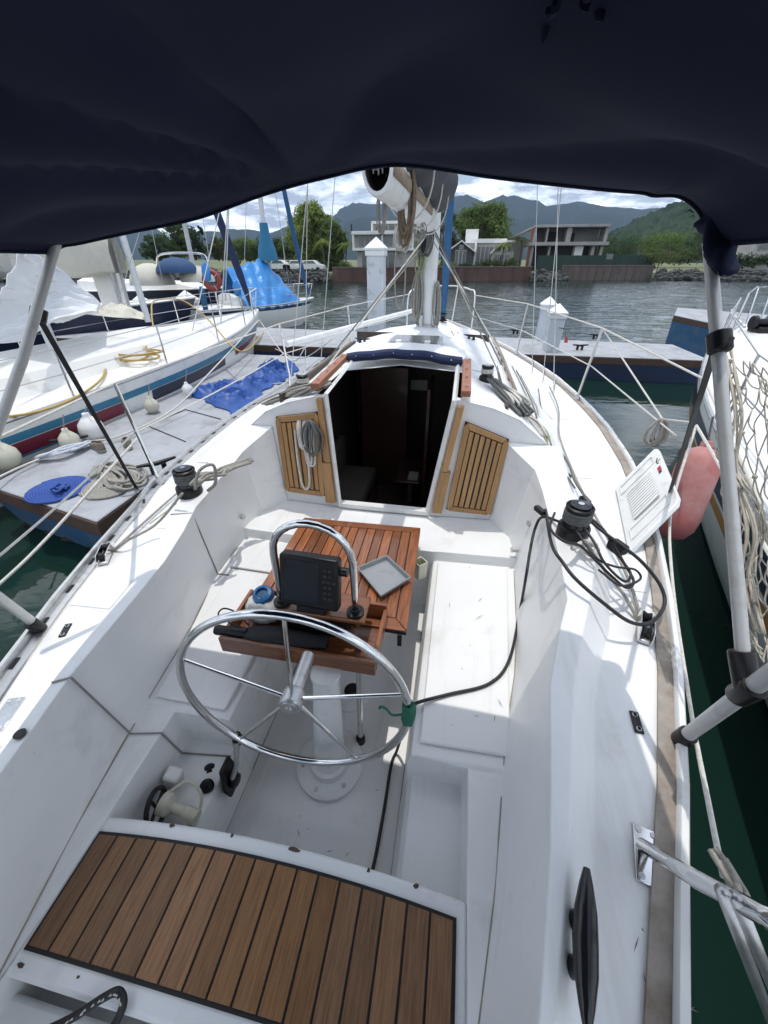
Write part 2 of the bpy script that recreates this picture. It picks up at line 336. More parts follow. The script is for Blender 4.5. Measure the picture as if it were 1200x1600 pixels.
# cockpit and side decks, one moulding: profiles from starboard rail to port rail
#        y     base  top_o top_i seat_o ztop
STB = [(-0.8, 0.62, 0.50, 0.46, 0.46, 1.335), (0.15, 0.82, 0.744, 0.713, 0.66, 1.335), (0.46, 0.915, 0.832, 0.787, 0.725, 1.335), (0.94, 1.03, 0.94, 0.861, 0.79, 1.34),
       (1.27, 1.175, 1.06, 0.975, 0.86, 1.40), (1.62, 1.27, 1.175, 0.985, 0.90, 1.41), (2.1, 1.27, 1.175, 0.99, 0.93, 1.43), (2.32, 1.27, 1.16, 0.97, 0.90, 1.46), (2.5, 1.27, 1.13, 0.80, 0.78, 1.545)]
PRT = [(-0.8, 0.70, 0.60, 0.56, 0.50, 1.265), (0.34, 0.90, 0.831, 0.781, 0.74, 1.265), (0.66, 0.98, 0.902, 0.848, 0.79, 1.27), (1.2, 1.06, 0.94, 0.86, 0.85, 1.32),
       (1.44, 1.13, 1.01, 0.90, 0.90, 1.335), (1.62, 1.20, 1.09, 0.975, 0.95, 1.34), (2.1, 1.26, 1.17, 0.99, 0.96, 1.38), (2.32, 1.27, 1.16, 0.98, 0.92, 1.43), (2.5, 1.27, 1.14, 0.83, 0.80, 1.545)]
def side(y, s, zone):
    b, to, ti, so, zt = interp(STB if s > 0 else PRT, y)
    xx = xr(y, s); p = [(xx, zr(xx, y)), (s * b, zr(s * b, y) + 0.006), (s * to, zt - 0.004), (s * ti, zt)]
    so *= s
    if zone == 'aft':      # narrow seat beside the helmsman, then a lower ledge
        si = (0.635 if s > 0 else -0.66)
        zl = 0.69 if s > 0 else 0.62
        p += [(so, 0.85), (si, 0.845), (si * 0.985, zl), (s * 0.42, zl), (s * 0.40, zl - 0.03), (s * 0.372, 0.41)]
    elif zone == 'seat':
        p += [(so, 0.86), (s * 0.43, 0.845), (s * 0.405, 0.835), (s * 0.395, 0.80), (s * 0.39, 0.78), (s * 0.375, 0.41)]
    else:                  # bridge deck
        p += [(so, 0.93), (s * 0.43, 0.915), (s * 0.405, 0.91), (s * 0.39, 0.91), (s * 0.38, 0.91), (s * 0.34, 0.91)]
    return [Vector((a, y, z)) for a, z in p]
def cock(y, zone):
    r = side(y, 1, zone); l = side(y, -1, zone)
    mid = [Vector((0, y, 0.405 if zone != 'bridge' else 0.91))]
    return r + mid + l[::-1]
SPLIT_A, SPLIT_B = 0.80, 2.06
rows = [cock(y, 'aft') for y in YS if y < SPLIT_A] + [cock(SPLIT_A, 'aft'), cock(SPLIT_A + 0.012, 'seat')] + [cock(y, 'seat') for y in YS if SPLIT_A < y < SPLIT_B] \
     + [cock(SPLIT_B, 'seat'), cock(SPLIT_B + 0.015, 'bridge')] + [cock(y, 'bridge') for y in YS if y > SPLIT_B + .02]
deck = MB().grid(rows).build('cockpit_moulding', GELF, yacht, bevel=0.012, seg=3, ang=26)

# coachroof and foredeck
def roof(y):
    xs, xp = xr(y, 1), xr(y, -1); out = []
    k = min(1, max(0, (6.6 - y) / 1.4)); k = k * k * (3 - 2 * k)            # cabin fades into the foredeck
    wfac = min(1, interp(RAIL, y)[0] / 1.64)
    for s in (1, -1):
        xx = xs if s > 0 else xp; zd = zr(xx, y); zc = 1.2 + 0.03 * max(0, y - 3)
        pts = [(xx, zd)]
        kk = min(1, max(0, (y - 2.5) / .7)); bx = s * lerp(1.27, .78 * interp(RAIL, y)[0], kk)
        pts.append((bx, lerp(zr(bx, y) + .006, zc + .045 * s * .78 + .045 * k + 0.03 * (1 - k) * .22, kk)))
        for f, hgt in ((0.70, 0.17), (0.60, 0.34), (0.50, 0.475), (0.40, 0.545), (0.28, 0.59)):
            pts.append((s * f * interp(RAIL, y)[0] * (1.0 if y > 2.9 else 1.04), zc + 0.045 * s * f + hgt * k + 0.03 * (1 - k) * (1 - f)))
        out.append(pts)
    m = [(0, 1.2 + 0.03 * max(0, y - 3) + 0.64 * k + 0.05 * (1 - k))]
    return [Vector((a, y, z)) for a, z in out[0] + m + out[1][::-1]]
rows = [roof(y) for y in YF]
def roofz(x, y):
    r = roof(y)
    for p, q in zip(r, r[1:]):
        if min(p.x, q.x) <= x <= max(p.x, q.x): return lerp(p.z, q.z, (x - p.x) / (q.x - p.x)) if abs(q.x - p.x) > 1e-6 else p.z
    return r[0].z
def onroof(px, y, h=0.0): return Vector((px, y, roofz(px, y) + h))
def sk(i, kk): return YF[i + 1] <= 3.21 and 6 <= kk <= 7
MB().grid(rows, skip=sk).build('coachroof', NONSKID, yacht, ang=40)
# bulkhead with the companionway opening
bk = MB()
tops = rows[0]
def bulk(s):
    b = side(2.5, s, 'bridge'); r = tops[:7] if s > 0 else tops[7:][::-1][:7]
    outer = [Vector((v.x, 2.505, v.z)) for v in r]
    inn_t = 0.455 * s if s > 0 else -0.42; inn_b = 0.325 if s > 0 else -0.37
    poly = [Vector((inn_b, 2.505, 0.90)), Vector((s * 0.87, 2.505, 0.90)), Vector((s * 0.88, 2.505, 1.5)), Vector((s * 1.12, 2.505, 1.42)), Vector((s * 1.26, 2.505, 1.262))] + \
           outer[2:] + [Vector((inn_t, 2.505, outer[-1].z + 0.004))]
    bk.prism(poly, (0, 0.05, 0))
bulk(1); bulk(-1)
bk.box((-0.02, 2.53, 0.92), (0.70, 0.06, 0.05))
bk.build('companionway_bulkhead', GEL, yacht, bevel=0.01, seg=2)
# side pads that carry the bulkhead edge over to the coaming
# sill and white inner frame of the opening
fr = MB()
fr.box((-0.02, 2.488, 0.945), (0.70, 0.03, 0.035))
for s, b, t in ((1, 0.318, 0.44), (-1, -0.362, -0.405)):
    fr.tube([(b, 2.486, 0.95), (t, 2.486, 1.80), (t, 3.2, 1.86)], 0.018, 4)
fr.build('companionway_frame', PVC, yacht, bevel=0.003)
for s, b, t in ((1, 0.325, 0.45), (-1, -0.37, -0.415)):
    def edge(z): return lerp(b, t, (z - 0.95) / 0.85)
    MB().prism([(edge(0.96) + s * 0.025, 2.468, 0.96), (edge(0.96) + s * 0.10, 2.468, 0.96), (edge(1.30) + s * 0.085, 2.468, 1.30), (edge(1.30) + s * 0.02, 2.468, 1.30)], (0, 0.036, 0)).build('teak_board', TEAKP, yacht, bevel=0.004)
    MB().prism([(edge(1.303) + s * 0.02, 2.474, 1.303), (edge(1.303) + s * 0.062, 2.474, 1.303), (edge(1.77) + s * 0.06, 2.474, 1.77), (edge(1.77) + s * 0.02, 2.474, 1.77)], (0, 0.03, 0)).build('teak_board', TEAKP, yacht, bevel=0.004)
    # slide rail of the hatch on the coachroof
    MB().box((t + s * 0.055, 2.86, 1.87), (0.06, 0.78, 0.04), Matrix.Rotation(0.045, 3, 'X')).build('hatch_slide', REDTEAK, yacht, bevel=0.005)
    pl = MB()
    for yy in (2.55, 2.75, 2.95, 3.15): pl.lathe([(0.010, 0), (0.009, 0.003)], (t + s * 0.055, yy, 1.884 + (yy - 2.86) * 0.045 + 0.012), n=8)
    pl.build('teak_plug', GREYTEAK, yacht)
# navy canvas roll at the forward edge of the opening
ar = [(lerp(-0.44, 0.46, i / 12), 3.20 + 0.02 * math.sin(i * 1.7), 1.885 + 0.045 * math.sin(math.pi * i / 12)) for i in range(13)]
MB().tube(cat(ar, 3), 0.036, 10).build('canvas_roll', NAVYCAN, yacht)
st = MB()
for i in (1, 3, 5, 7, 9, 11): st.ball(Vector(ar[i]) + Vector((0, -0.034, 0.01)), 0.006, 8)
st.build('snap_fastener', STEEL, yacht)
hg = [[Vector((x, y, 1.885 + 0.045 * math.cos(x * 3.2) + (0.012 if 0 < j < 3 else -0.05))) for x in (-0.47, -0.44, -0.22, 0, 0.22, 0.46, 0.49)] for j, y in enumerate((3.24, 3.26, 3.66, 3.69))]
MB().grid(hg).build('sliding_hatch', GEL, yacht, bevel=0.012)
# dark cabin inside
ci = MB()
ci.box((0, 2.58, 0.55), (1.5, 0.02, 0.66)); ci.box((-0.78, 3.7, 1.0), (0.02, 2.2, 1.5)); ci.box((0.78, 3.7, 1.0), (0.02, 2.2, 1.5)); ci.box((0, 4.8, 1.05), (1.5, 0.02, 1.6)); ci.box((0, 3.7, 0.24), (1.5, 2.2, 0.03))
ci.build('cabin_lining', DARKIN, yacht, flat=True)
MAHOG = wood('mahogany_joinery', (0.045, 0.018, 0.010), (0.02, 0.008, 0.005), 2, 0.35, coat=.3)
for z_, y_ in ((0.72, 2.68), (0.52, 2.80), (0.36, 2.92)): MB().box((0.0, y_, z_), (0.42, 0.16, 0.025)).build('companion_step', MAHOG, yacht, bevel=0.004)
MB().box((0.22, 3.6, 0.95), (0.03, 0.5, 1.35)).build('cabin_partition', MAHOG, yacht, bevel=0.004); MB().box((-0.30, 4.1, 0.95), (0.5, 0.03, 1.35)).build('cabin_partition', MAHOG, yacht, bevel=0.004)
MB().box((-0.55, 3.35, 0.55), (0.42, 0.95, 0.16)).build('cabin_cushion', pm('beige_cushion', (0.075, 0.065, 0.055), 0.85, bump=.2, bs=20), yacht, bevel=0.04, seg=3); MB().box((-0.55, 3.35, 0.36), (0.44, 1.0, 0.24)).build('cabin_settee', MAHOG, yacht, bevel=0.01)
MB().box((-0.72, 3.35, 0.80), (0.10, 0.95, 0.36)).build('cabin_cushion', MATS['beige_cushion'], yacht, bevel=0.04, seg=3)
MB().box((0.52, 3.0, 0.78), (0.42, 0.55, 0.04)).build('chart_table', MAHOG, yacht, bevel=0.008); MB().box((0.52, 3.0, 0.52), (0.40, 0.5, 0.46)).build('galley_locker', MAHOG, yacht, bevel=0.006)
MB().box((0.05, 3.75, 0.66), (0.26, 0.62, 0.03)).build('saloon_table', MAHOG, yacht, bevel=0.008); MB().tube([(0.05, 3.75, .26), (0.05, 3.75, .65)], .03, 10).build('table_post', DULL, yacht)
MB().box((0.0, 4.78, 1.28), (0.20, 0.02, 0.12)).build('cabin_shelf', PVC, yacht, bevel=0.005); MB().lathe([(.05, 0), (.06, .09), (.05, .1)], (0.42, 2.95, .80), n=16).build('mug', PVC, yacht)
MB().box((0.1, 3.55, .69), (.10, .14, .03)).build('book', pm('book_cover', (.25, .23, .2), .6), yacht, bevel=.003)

# teak locker panels on the bulkhead
def panel(c4, name):
    P = [Vector(p) for p in c4]                    # tl tr br bl
    fp = MB().prism([p + Vector((0, 0.006, 0)) for p in P], (0, 0.02, 0)).build('teak_panel', CAULK, yacht, bevel=0.004)
    cen = sum(P, Vector()) / 4
    def at(u, v): return (P[0].lerp(P[1], u)).lerp(P[3].lerp(P[2], u), v)
    W_, H_ = (P[1] - P[0]).length, (P[3] - P[0]).length
    fu, fv = 0.038 / W_, 0.042 / H_; g = 0.0028
    def slab(u0, u1, v0, v1, nm, mat_):
        gu, gv = g / W_, g / H_
        q = [at(u0 + gu, v0 + gv), at(u1 - gu, v0 + gv), at(u1 - gu, v1 - gv), at(u0 + gu, v1 - gv)]
        MB().prism([p + Vector((0, -0.008, 0)) for p in q], (0, 0.014, 0)).build(nm, mat_, fp, bevel=0.0015, seg=1)
    def mit(q): MB().prism([p + Vector((0, -0.008, 0)) for p in q], (0, 0.014, 0)).build('frame_board', TEAKP, fp, bevel=0.0015, seg=1)
    e = 0.004
    cc = 0.07
    mit([at(cc, 0), at(1 - cc, 0), at(1 - fu - e, fv - e), at(fu + e, fv - e)])
    mit([at(cc, 1), at(1 - cc, 1), at(1 - fu - e, 1 - fv + e), at(fu + e, 1 - fv + e)])
    mit([at(0, cc * .6), at(cc - e, 0.003), at(fu, fv), at(fu, 1 - fv), at(cc - e, 0.997), at(0, 1 - cc * .6)])
    mit([at(1, cc * .6), at(1 - cc + e, 0.003), at(1 - fu, fv), at(1 - fu, 1 - fv), at(1 - cc + e, 0.997), at(1, 1 - cc * .6)])
    n = 6
    for i in range(n): slab(lerp(fu, 1 - fu, i / n) + 0.008, lerp(fu, 1 - fu, (i + 1) / n) - 0.008, fv + 0.004, 1 - fv - 0.004, 'plank', TEAKP)
    return fp
panel([(-0.789,2.485,1.619), (-0.469,2.485,1.675), (-0.476,2.485,1.004), (-0.794,2.485,1.023)], 'port')
panel([(0.521,2.485,1.671), (0.815,2.485,1.565), (0.778,2.485,0.98), (0.457,2.485,0.987)], 'starboard')

# seat lids: raised pads on the benches
MB().prism([(0.435, 0.86, 0.85), (0.80, 0.86, 0.86), (0.88, 2.02, 0.865), (0.435, 2.02, 0.85)], (0, 0, 0.016)).build('seat_lid', GELF, yacht, bevel=0.012, seg=3)
MB().prism([(-0.435, 0.84, 0.85), (-0.78, 0.84, 0.86), (-0.86, 1.70, 0.865), (-0.435, 1.70, 0.85)], (0, 0, 0.014)).build('seat_lid', GELF, yacht, bevel=0.012, seg=3)
MB().prism([(-0.435, 1.73, 0.85), (-0.90, 1.73, 0.865), (-0.92, 2.03, 0.865), (-0.435, 2.03, 0.85)], (0, 0, 0.014)).build('seat_lid', GELF, yacht, bevel=0.01, seg=3)
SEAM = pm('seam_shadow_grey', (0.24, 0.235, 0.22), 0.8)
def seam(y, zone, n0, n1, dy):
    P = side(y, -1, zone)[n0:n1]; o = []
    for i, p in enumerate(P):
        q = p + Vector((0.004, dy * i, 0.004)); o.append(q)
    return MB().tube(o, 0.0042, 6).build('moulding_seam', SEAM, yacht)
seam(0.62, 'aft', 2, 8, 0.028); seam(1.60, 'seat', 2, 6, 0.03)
def pad(s_, ys, off0=.035, off1=.03):
    rows_ = []
    for y in ys:
        b_ = interp(STB if s_ > 0 else PRT, y)[0] * s_; x1_ = xr(y, s_)
        xa, xb = b_ + s_ * off0, x1_ - s_ * off1
        rows_.append([Vector((lerp(xa, xb, t), y, lerp(zr(b_, y) + .006, zr(x1_, y), abs(lerp(xa, xb, t) - b_) / max(1e-6, abs(x1_ - b_))) + .0025)) for t in (0, .5, 1)])
    MB().grid(rows_).build('nonskid_pad', PAD, yacht, ang=60)
pad(1, [1.5, 1.7, 1.9, 2.1, 2.3, 2.42]); pad(-1, [-.7, -.3, .1, .3, .44]); pad(-1, [1.05, 1.16, 1.25]); pad(-1, [1.7, 1.9, 2.1, 2.3, 2.42])
def rpad(x0_, x1_, y0_, y1_):
    MB().grid([[onroof(lerp(x0_, x1_, i / 8), lerp(y0_, y1_, j / 8), .003) for i in range(9)] for j in range(9)]).build('nonskid_pad', PAD, yacht, ang=60)
rpad(.50, .74, 3.35, 4.5); rpad(-.74, -.50, 3.35, 4.5); rpad(1.15, 1.58, 2.62, 3.6); rpad(-1.62, -1.2, 2.62, 3.6); rpad(1.1, 1.5, 3.75, 5.0); rpad(-1.55, -1.15, 3.75, 5.0)
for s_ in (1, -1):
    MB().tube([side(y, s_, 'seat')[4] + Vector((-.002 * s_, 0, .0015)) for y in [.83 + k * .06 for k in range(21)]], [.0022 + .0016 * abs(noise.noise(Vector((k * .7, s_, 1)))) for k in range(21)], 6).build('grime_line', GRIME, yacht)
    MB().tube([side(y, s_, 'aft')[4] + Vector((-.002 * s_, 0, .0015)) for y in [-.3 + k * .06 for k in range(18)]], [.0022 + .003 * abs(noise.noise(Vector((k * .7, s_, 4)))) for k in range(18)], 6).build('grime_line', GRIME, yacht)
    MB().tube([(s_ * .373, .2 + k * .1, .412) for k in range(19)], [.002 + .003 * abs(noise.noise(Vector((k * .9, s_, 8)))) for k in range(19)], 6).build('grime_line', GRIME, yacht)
sc_ = MB(); rd = random.Random(19)
for k in range(46):
    if k < 22: p = Vector((rd.uniform(-.33, .33), rd.uniform(.45, 2.0), .4085)); nz_ = .0
    elif k < 34: p = Vector((rd.uniform(.5, .78), rd.uniform(.9, 2.0), .8815 + .002))
    else: p = Vector((rd.uniform(.95, 1.05), rd.uniform(.1, .4), 1.2520))
    a = rd.uniform(0, 3.1); L_ = rd.choice((.004, .006, .006, .02, .035)) * rd.uniform(.6, 1.2); w_ = .0016 if L_ > .012 else L_ * .5
    u_ = Vector((math.cos(a), math.sin(a), 0)); v_ = Vector((-u_.y, u_.x, 0)); sc_.add([p - u_ * L_, p + v_ * w_, p + u_ * L_, p - v_ * w_], [(0, 1, 2, 3)])
sc_.build('scuff_marks', pm('scuff_grey', (.16, .15, .14), .8), yacht, flat=True, kind='stuff', recalc=False)

# toe rails with outer lip
for s in (1, -1):
    ys = [y for y in [-0.8, -0.3, 0, 0.2, 0.42, 0.66, 0.88, 1.07, 1.25, 1.47, 1.7, 1.9, 2.15, 2.4, 2.65, 2.9, 3.2, 3.6, 4.0, 4.5, 5.1, 5.8, 6.3, 6.8, 7.4, 7.9, 8.5, 9.0, 9.4, 9.68]]
    def ring(y, prof):
        x = xr(y, s); z = zr(x, y); return [Vector((x + s * a, y, z + b)) for a, b in prof]
    tr = MB().grid([ring(y, [(-0.012, -0.01), (-0.012, 0.012), (0.040, 0.012), (0.040, -0.01)]) for y in ys], closed=True).build('toe_rail', WEATHER if s > 0 else DULL, yacht, ang=50)
    MB().grid([ring(y, [(0.038, -0.03), (0.038, 0.030), (0.043, 0.038), (0.060, 0.038), (0.066, 0.030), (0.066, -0.03)]) for y in ys], closed=True).build('rail_lip', PVC if s > 0 else DULL, tr, ang=50)
    if s < 0:
        y = 0.3
        while y < 4.2:
            x = xr(y, s); x2 = xr(y + .05, s); a = math.atan2(-(x2 - x), .05)
            MB().box((x + s * 0.024, y, zr(x, y) + 0.0135), (0.016, 0.055, 0.004), Matrix.Rotation(a, 3, 'Z')).build('rail_slot', BLACK, tr, flat=True)
            y += 0.21
    else:
        y = 2.1
        while y < 6.5:
            x = xr(y, s); x2 = xr(y + .05, s); a = math.atan2(-(x2 - x), .05)
            MB().box((x + s * 0.052, y, zr(x, y) + 0.039), (0.010, 0.03, 0.002), Matrix.Rotation(a, 3, 'Z')).build('rail_slot', DULL, tr, flat=True)
            y += 0.2

# helm seat
hs_ = MB()
def sz(x): return 0.825 + 0.03 * (1 - (x / 0.7) ** 2)
def yb(x): return 0.405 + 0.035 * (1 - (x / 0.7) ** 2)
xs = [lerp(-0.725, 0.635, i / 16) for i in range(17)]
rows = []
for x in xs:
    rows.append([Vector((x, yb(x), sz(x) - 0.035)), Vector((x, yb(x), sz(x))), Vector((x, 0.02, sz(x))), Vector((x, 0.02, sz(x) - 0.035))])
hs_.grid(rows, closed=True); n = len(rows)
hs_.f.append((0, 1, 2, 3)); hs_.f.append(tuple(4 * (n - 1) + k for k in (3, 2, 1, 0)))
helm = hs_.build('helm_seat', GEL, yacht, bevel=0.012, seg=3, label='white helm seat slatted with weathered teak planks')
ck = MB(); rr = []
x0, x1 = -0.662, 0.602
for i in range(17):
    x = lerp(x0, x1, i / 16); rr.append([Vector((x, yb(x) - 0.047, sz(x) - 0.006)), Vector((x, yb(x) - 0.047, sz(x) + 0.005)), Vector((x, 0.072, sz(x) + 0.005)), Vector((x, 0.072, sz(x) - 0.006))])
ck.grid(rr, closed=True); ck.f.append((0, 1, 2, 3)); ck.f.append(tuple(64 + k for k in (3, 2, 1, 0)))
ck.build('caulking', CAULK, helm, ang=20)
N = 17
for i in range(N):
    a = lerp(x0 + 0.008, x1 - 0.008, i / N) + 0.0035; b = lerp(x0 + 0.008, x1 - 0.008, (i + 1) / N) - 0.0035
    za, zb = sz(a) + 0.002, sz(b) + 0.002
    MB().add([(a, 0.082, za), (b, 0.082, zb), (b, yb(b) - 0.057, zb), (a, yb(a) - 0.057, za), (a, 0.082, za + 0.008), (b, 0.082, zb + 0.008), (b, yb(b) - 0.057, zb + 0.008), (a, yb(a) - 0.057, za + 0.008)],
             [(3, 2, 1, 0), (4, 5, 6, 7), (0, 1, 5, 4), (1, 2, 6, 5), (2, 3, 7, 6), (3, 0, 4, 7)]).build('plank', TEAKD if i in (7, 8, 9, 10, 11) else TEAK, helm, bevel=0.0015, seg=1)
ch = MB()
for x, w_, off in ((-0.41, .03, 0), (-0.18, .012, 0), (0.05, .05, 0), (0.31, .012, 0), (0.47, .02, 0)):
    pts = [Vector((x + w_ * random.uniform(.3, .6) * math.cos(t), yb(x) - 0.008 + 0.009 * random.uniform(.5, 1) * math.sin(t), sz(x) + 0.0012)) for t in [k * math.pi / 4 for k in range(8)]]
    ch.add(pts, [tuple(range(8))])
for x, y, q in ((-0.45, .055, .008), (-.64, .045, .016), (-.3, .05, .008)):
    ch.add([Vector((x + q * random.uniform(.5, 1) * math.cos(t), y + .5 * q * random.uniform(.5, 1) * math.sin(t), sz(x) + 0.0012)) for t in [k * math.pi / 4 for k in range(8)]], [tuple(range(8))])
ch.build('paint_chip', RUST, helm, flat=True, kind='stuff')
# locker front the helm seat rests on, and the aft deck behind it
MB().box((-0.03, -0.35, 0.70), (1.40, 0.70, 0.10)).build('aft_deck', NONSKID, yacht, bevel=0.015, seg=3)
MB().box((0.0, 0.10, 0.53), (1.20, 0.12, 0.46)).build('seat_support', GELF, yacht, bevel=0.01)

# pedestal
pd = MB().lathe([(0.080, 0.0), (0.076, 0.06), (0.064, 0.42), (0.058, 0.58), (0.066, 0.60), (0.066, 0.62)], (0, 0.90, 0.42), (0, 0.15, 1), n=32).build('pedestal', GELF, yacht, ang=40)
MB().lathe([(0.165, 0.407), (0.165, 0.428), (0.155, 0.434), (0.10, 0.437), (0.092, 0.47)], (0, 0.90, 0), n=40).build('base_plate', GELF, pd, ang=30)
bm_ = MB()
for k in range(6):
    a = k * math.pi / 3 + 0.3; bm_.lathe([(0.011, 0), (0.010, 0.005)], (0.132 * math.cos(a), 0.90 + 0.132 * math.sin(a), 0.434), n=10)
bm_.build('bolt', DULL, pd)
MB().lathe([(0.115, 0.407), (0.115, 0.42), (0.105, 0.424)], (0.01, 1.29, 0), n=32).build('floor_plate', GELF, yacht)
MB().lathe([(0.048, 0.424), (0.048, 0.427)], (0.015, 1.30, 0), n=24).build('floor_socket', BLACK, yacht)
# steering wheel
WC = Vector((-0.05, 0.775, 1.165)); WN = Vector((0.045, -1, 0.035)).normalized()
wu = WN.cross(Vector((0, 0, 1))).normalized(); wv = wu.cross(WN).normalized()
whl = MB().tube([WC + (wu * math.cos(t) + wv * math.sin(t)) * 0.436 for t in [2 * math.pi * k / 72 for k in range(72)]], 0.0152, 14, closed=True).build('steering_wheel', STEEL, yacht, ang=180)
hubc = WC + WN * -0.0
MB().lathe([(0.026, -0.20), (0.026, -0.035), (0.040, -0.03), (0.043, -0.02), (0.043, 0.030), (0.039, 0.036)], hubc, WN, 32).build('hub', DULL, whl, ang=25)
MB().lathe([(0.033, 0.036), (0.033, 0.042), (0.014, 0.043), (0.012, 0.05)], hubc, WN, 24).build('hub_cap', DULL, whl, ang=25)
for k in range(5):
    a = R(93 + 72 * k)
    d = wu * math.cos(a) + wv * math.sin(a)
    MB().tube([hubc + d * 0.03, hubc + d * 0.43], [0.0085, 0.0075], 10).build('spoke', STEEL, whl)
a0 = R(3)
gk = MB(); gp = []
for k in range(60):
    t = k / 59; an = R(172 + 14 * t); c = WC + (wu * math.cos(an) + wv * math.sin(an)) * 0.437
    rd = (wu * math.cos(an) + wv * math.sin(an)); q = k * 1.25
    gp.append(c + (rd * math.cos(q) + WN * math.sin(q)) * 0.0215)
gk.tube(gp, 0.006, 6)
c = WC - wu * 0.41 + wv * 0.0
gk.tube(cat([c - wu * .02, c + wu * 0.03 + WN * 0.012, c + wu * 0.055 + wv * 0.012, c + wu * .075 + wv * 0.022, c + wu * .08 + wv * 0.01], 5), 0.005, 6)
gk.build('green_lashing', ROPEGR, whl, ang=180)
# post
MB().tube([(0.125, 1.04, 0.405), (0.125, 1.09, 1.02)], 0.0155, 12).build('support_post', STEEL, yacht)
MB().lathe([(0.026, 0.405), (0.024, 0.44), (0.018, 0.445)], (0.125, 1.04, 0), n=16).build('post_foot', BLACK, yacht)
# wooden tray on the pedestal
tb = MB()
tl, tr_ = -0.50, 0.205; ty0, ty1 = 1.035, 1.33; zb_ = 1.03
tray = MB().box(((tl + tr_) / 2, (ty0 + ty1) / 2, zb_), (tr_ - tl, ty1 - ty0, 0.02)).build('instrument_tray', TEAKX, yacht, bevel=0.003)
MB().box(((tl + tr_) / 2, ty0 - 0.006, zb_ + 0.035), (tr_ - tl + .02, 0.018, 0.09)).build('tray_side', TEAKX, tray, bevel=0.003)
MB().box((tl - 0.003, (ty0 + ty1) / 2 + .012, zb_ + 0.035), (0.018, ty1 - ty0, 0.088)).build('tray_side', TEAKT, tray, bevel=0.003)
MB().box((tr_ + 0.003, (ty0 + ty1) / 2 + .012, zb_ + 0.04), (0.018, ty1 - ty0, 0.10)).build('tray_side', TEAKT, tray, bevel=0.003)
MB().box(((tl + tr_) / 2 + .05, ty1 + 0.0, zb_ + 0.05), (0.62, 0.018, 0.12)).build('tray_side', TEAKX, tray, bevel=0.003)
MB().box((-0.07, 1.235, 1.185), (0.42, 0.16, 0.028)).build('instrument_shelf', TEAKX, tray, bevel=0.008)
MB().box((-0.10, 1.24, 1.10), (0.30, 0.13, 0.14)).build('shelf_block', BLACK, tray, bevel=0.01)
# stainless hoop
hp = [(-0.262, 1.20, 1.12), (-0.262, 1.20, 1.3), (-0.258, 1.20, 1.5)]
for k in range(13):
    a = math.pi - math.pi * k / 12; hp.append((-0.085 + 0.172 * math.cos(a), 1.20, 1.505 + 0.165 * math.sin(a)))
hp += [(0.09, 1.20, 1.5), (0.09, 1.20, 1.3), (0.09, 1.20, 1.12)]
gr = MB().tube(hp, 0.0165, 14).build('grab_hoop', STEEL, yacht, ang=180)
for x in (-0.262, 0.09): MB().lathe([(0.04, 1.196), (0.04, 1.212), (0.024, 1.216), (0.024, 1.23)], (x, 1.20, 0), n=20).build('hoop_foot', BLACK, gr)
# folding table
tz = 1.05
tab = MB().prism([(-0.50, 1.28, tz - .03), (0.32, 1.26, tz - .03), (0.30, 2.13, tz - .03), (-0.505, 2.11, tz - .03)], (0, 0, 0.022)).build('cockpit_table', CAULK, yacht, bevel=0.003)
def tq(u, v): return (Vector((-0.50, 1.28, tz))).lerp(Vector((0.32, 1.26, tz)), u).lerp(Vector((-0.505, 2.11, tz)).lerp(Vector((0.30, 2.13, tz)), u), v)
def tslab(q, m, nm): MB().prism([p + Vector((0, 0, -0.007)) for p in q], (0, 0, 0.010)).build(nm, m, tab, bevel=0.0015, seg=1)
e = 0.004
tslab([tq(0, 1), tq(0.075, 0.93), tq(0.925, 0.93), tq(1, 1)], TEAKX, 'end_board')
tslab([tq(0, 0), tq(0.075, 0.08), tq(0.925, 0.08), tq(1, 0)], TEAKX, 'end_board')
tslab([tq(1, 0.008), tq(1, 0.992), tq(0.930, 0.932), tq(0.930, 0.078)], TEAKT, 'side_board')
tslab([tq(0, 0.008), tq(0, 0.992), tq(0.070, 0.932), tq(0.070, 0.078)], TEAKT, 'side_board')
N = 12
for i in range(N):
    a = lerp(0.075, 0.925, i / N) + .003; b = lerp(0.075, 0.925, (i + 1) / N) - .003
    tslab([tq(a, 0.085), tq(b, 0.085), tq(b, 0.925), tq(a, 0.925)], TEAKT, 'plank')
MB().box((-0.10, 1.72, 0.72), (0.12, 0.5, 0.62)).build('table_leg', GELF, tab, bevel=0.02)
MB().box((0.29, 1.245, 1.0), (0.022, 0.008, 0.08)).build('latch', BLACK, tab, bevel=0.002)
# cup pocket under the table edge on the starboard bench side
MB().lathe([(0.045, 0), (0.05, 0.12), (0.05, 0.125), (0.04, 0.124), (0.036, 0.02)], (0.327,1.873,0.86), n=4).build('bottle_holder', CREAMPL, yacht, bevel=0.006)

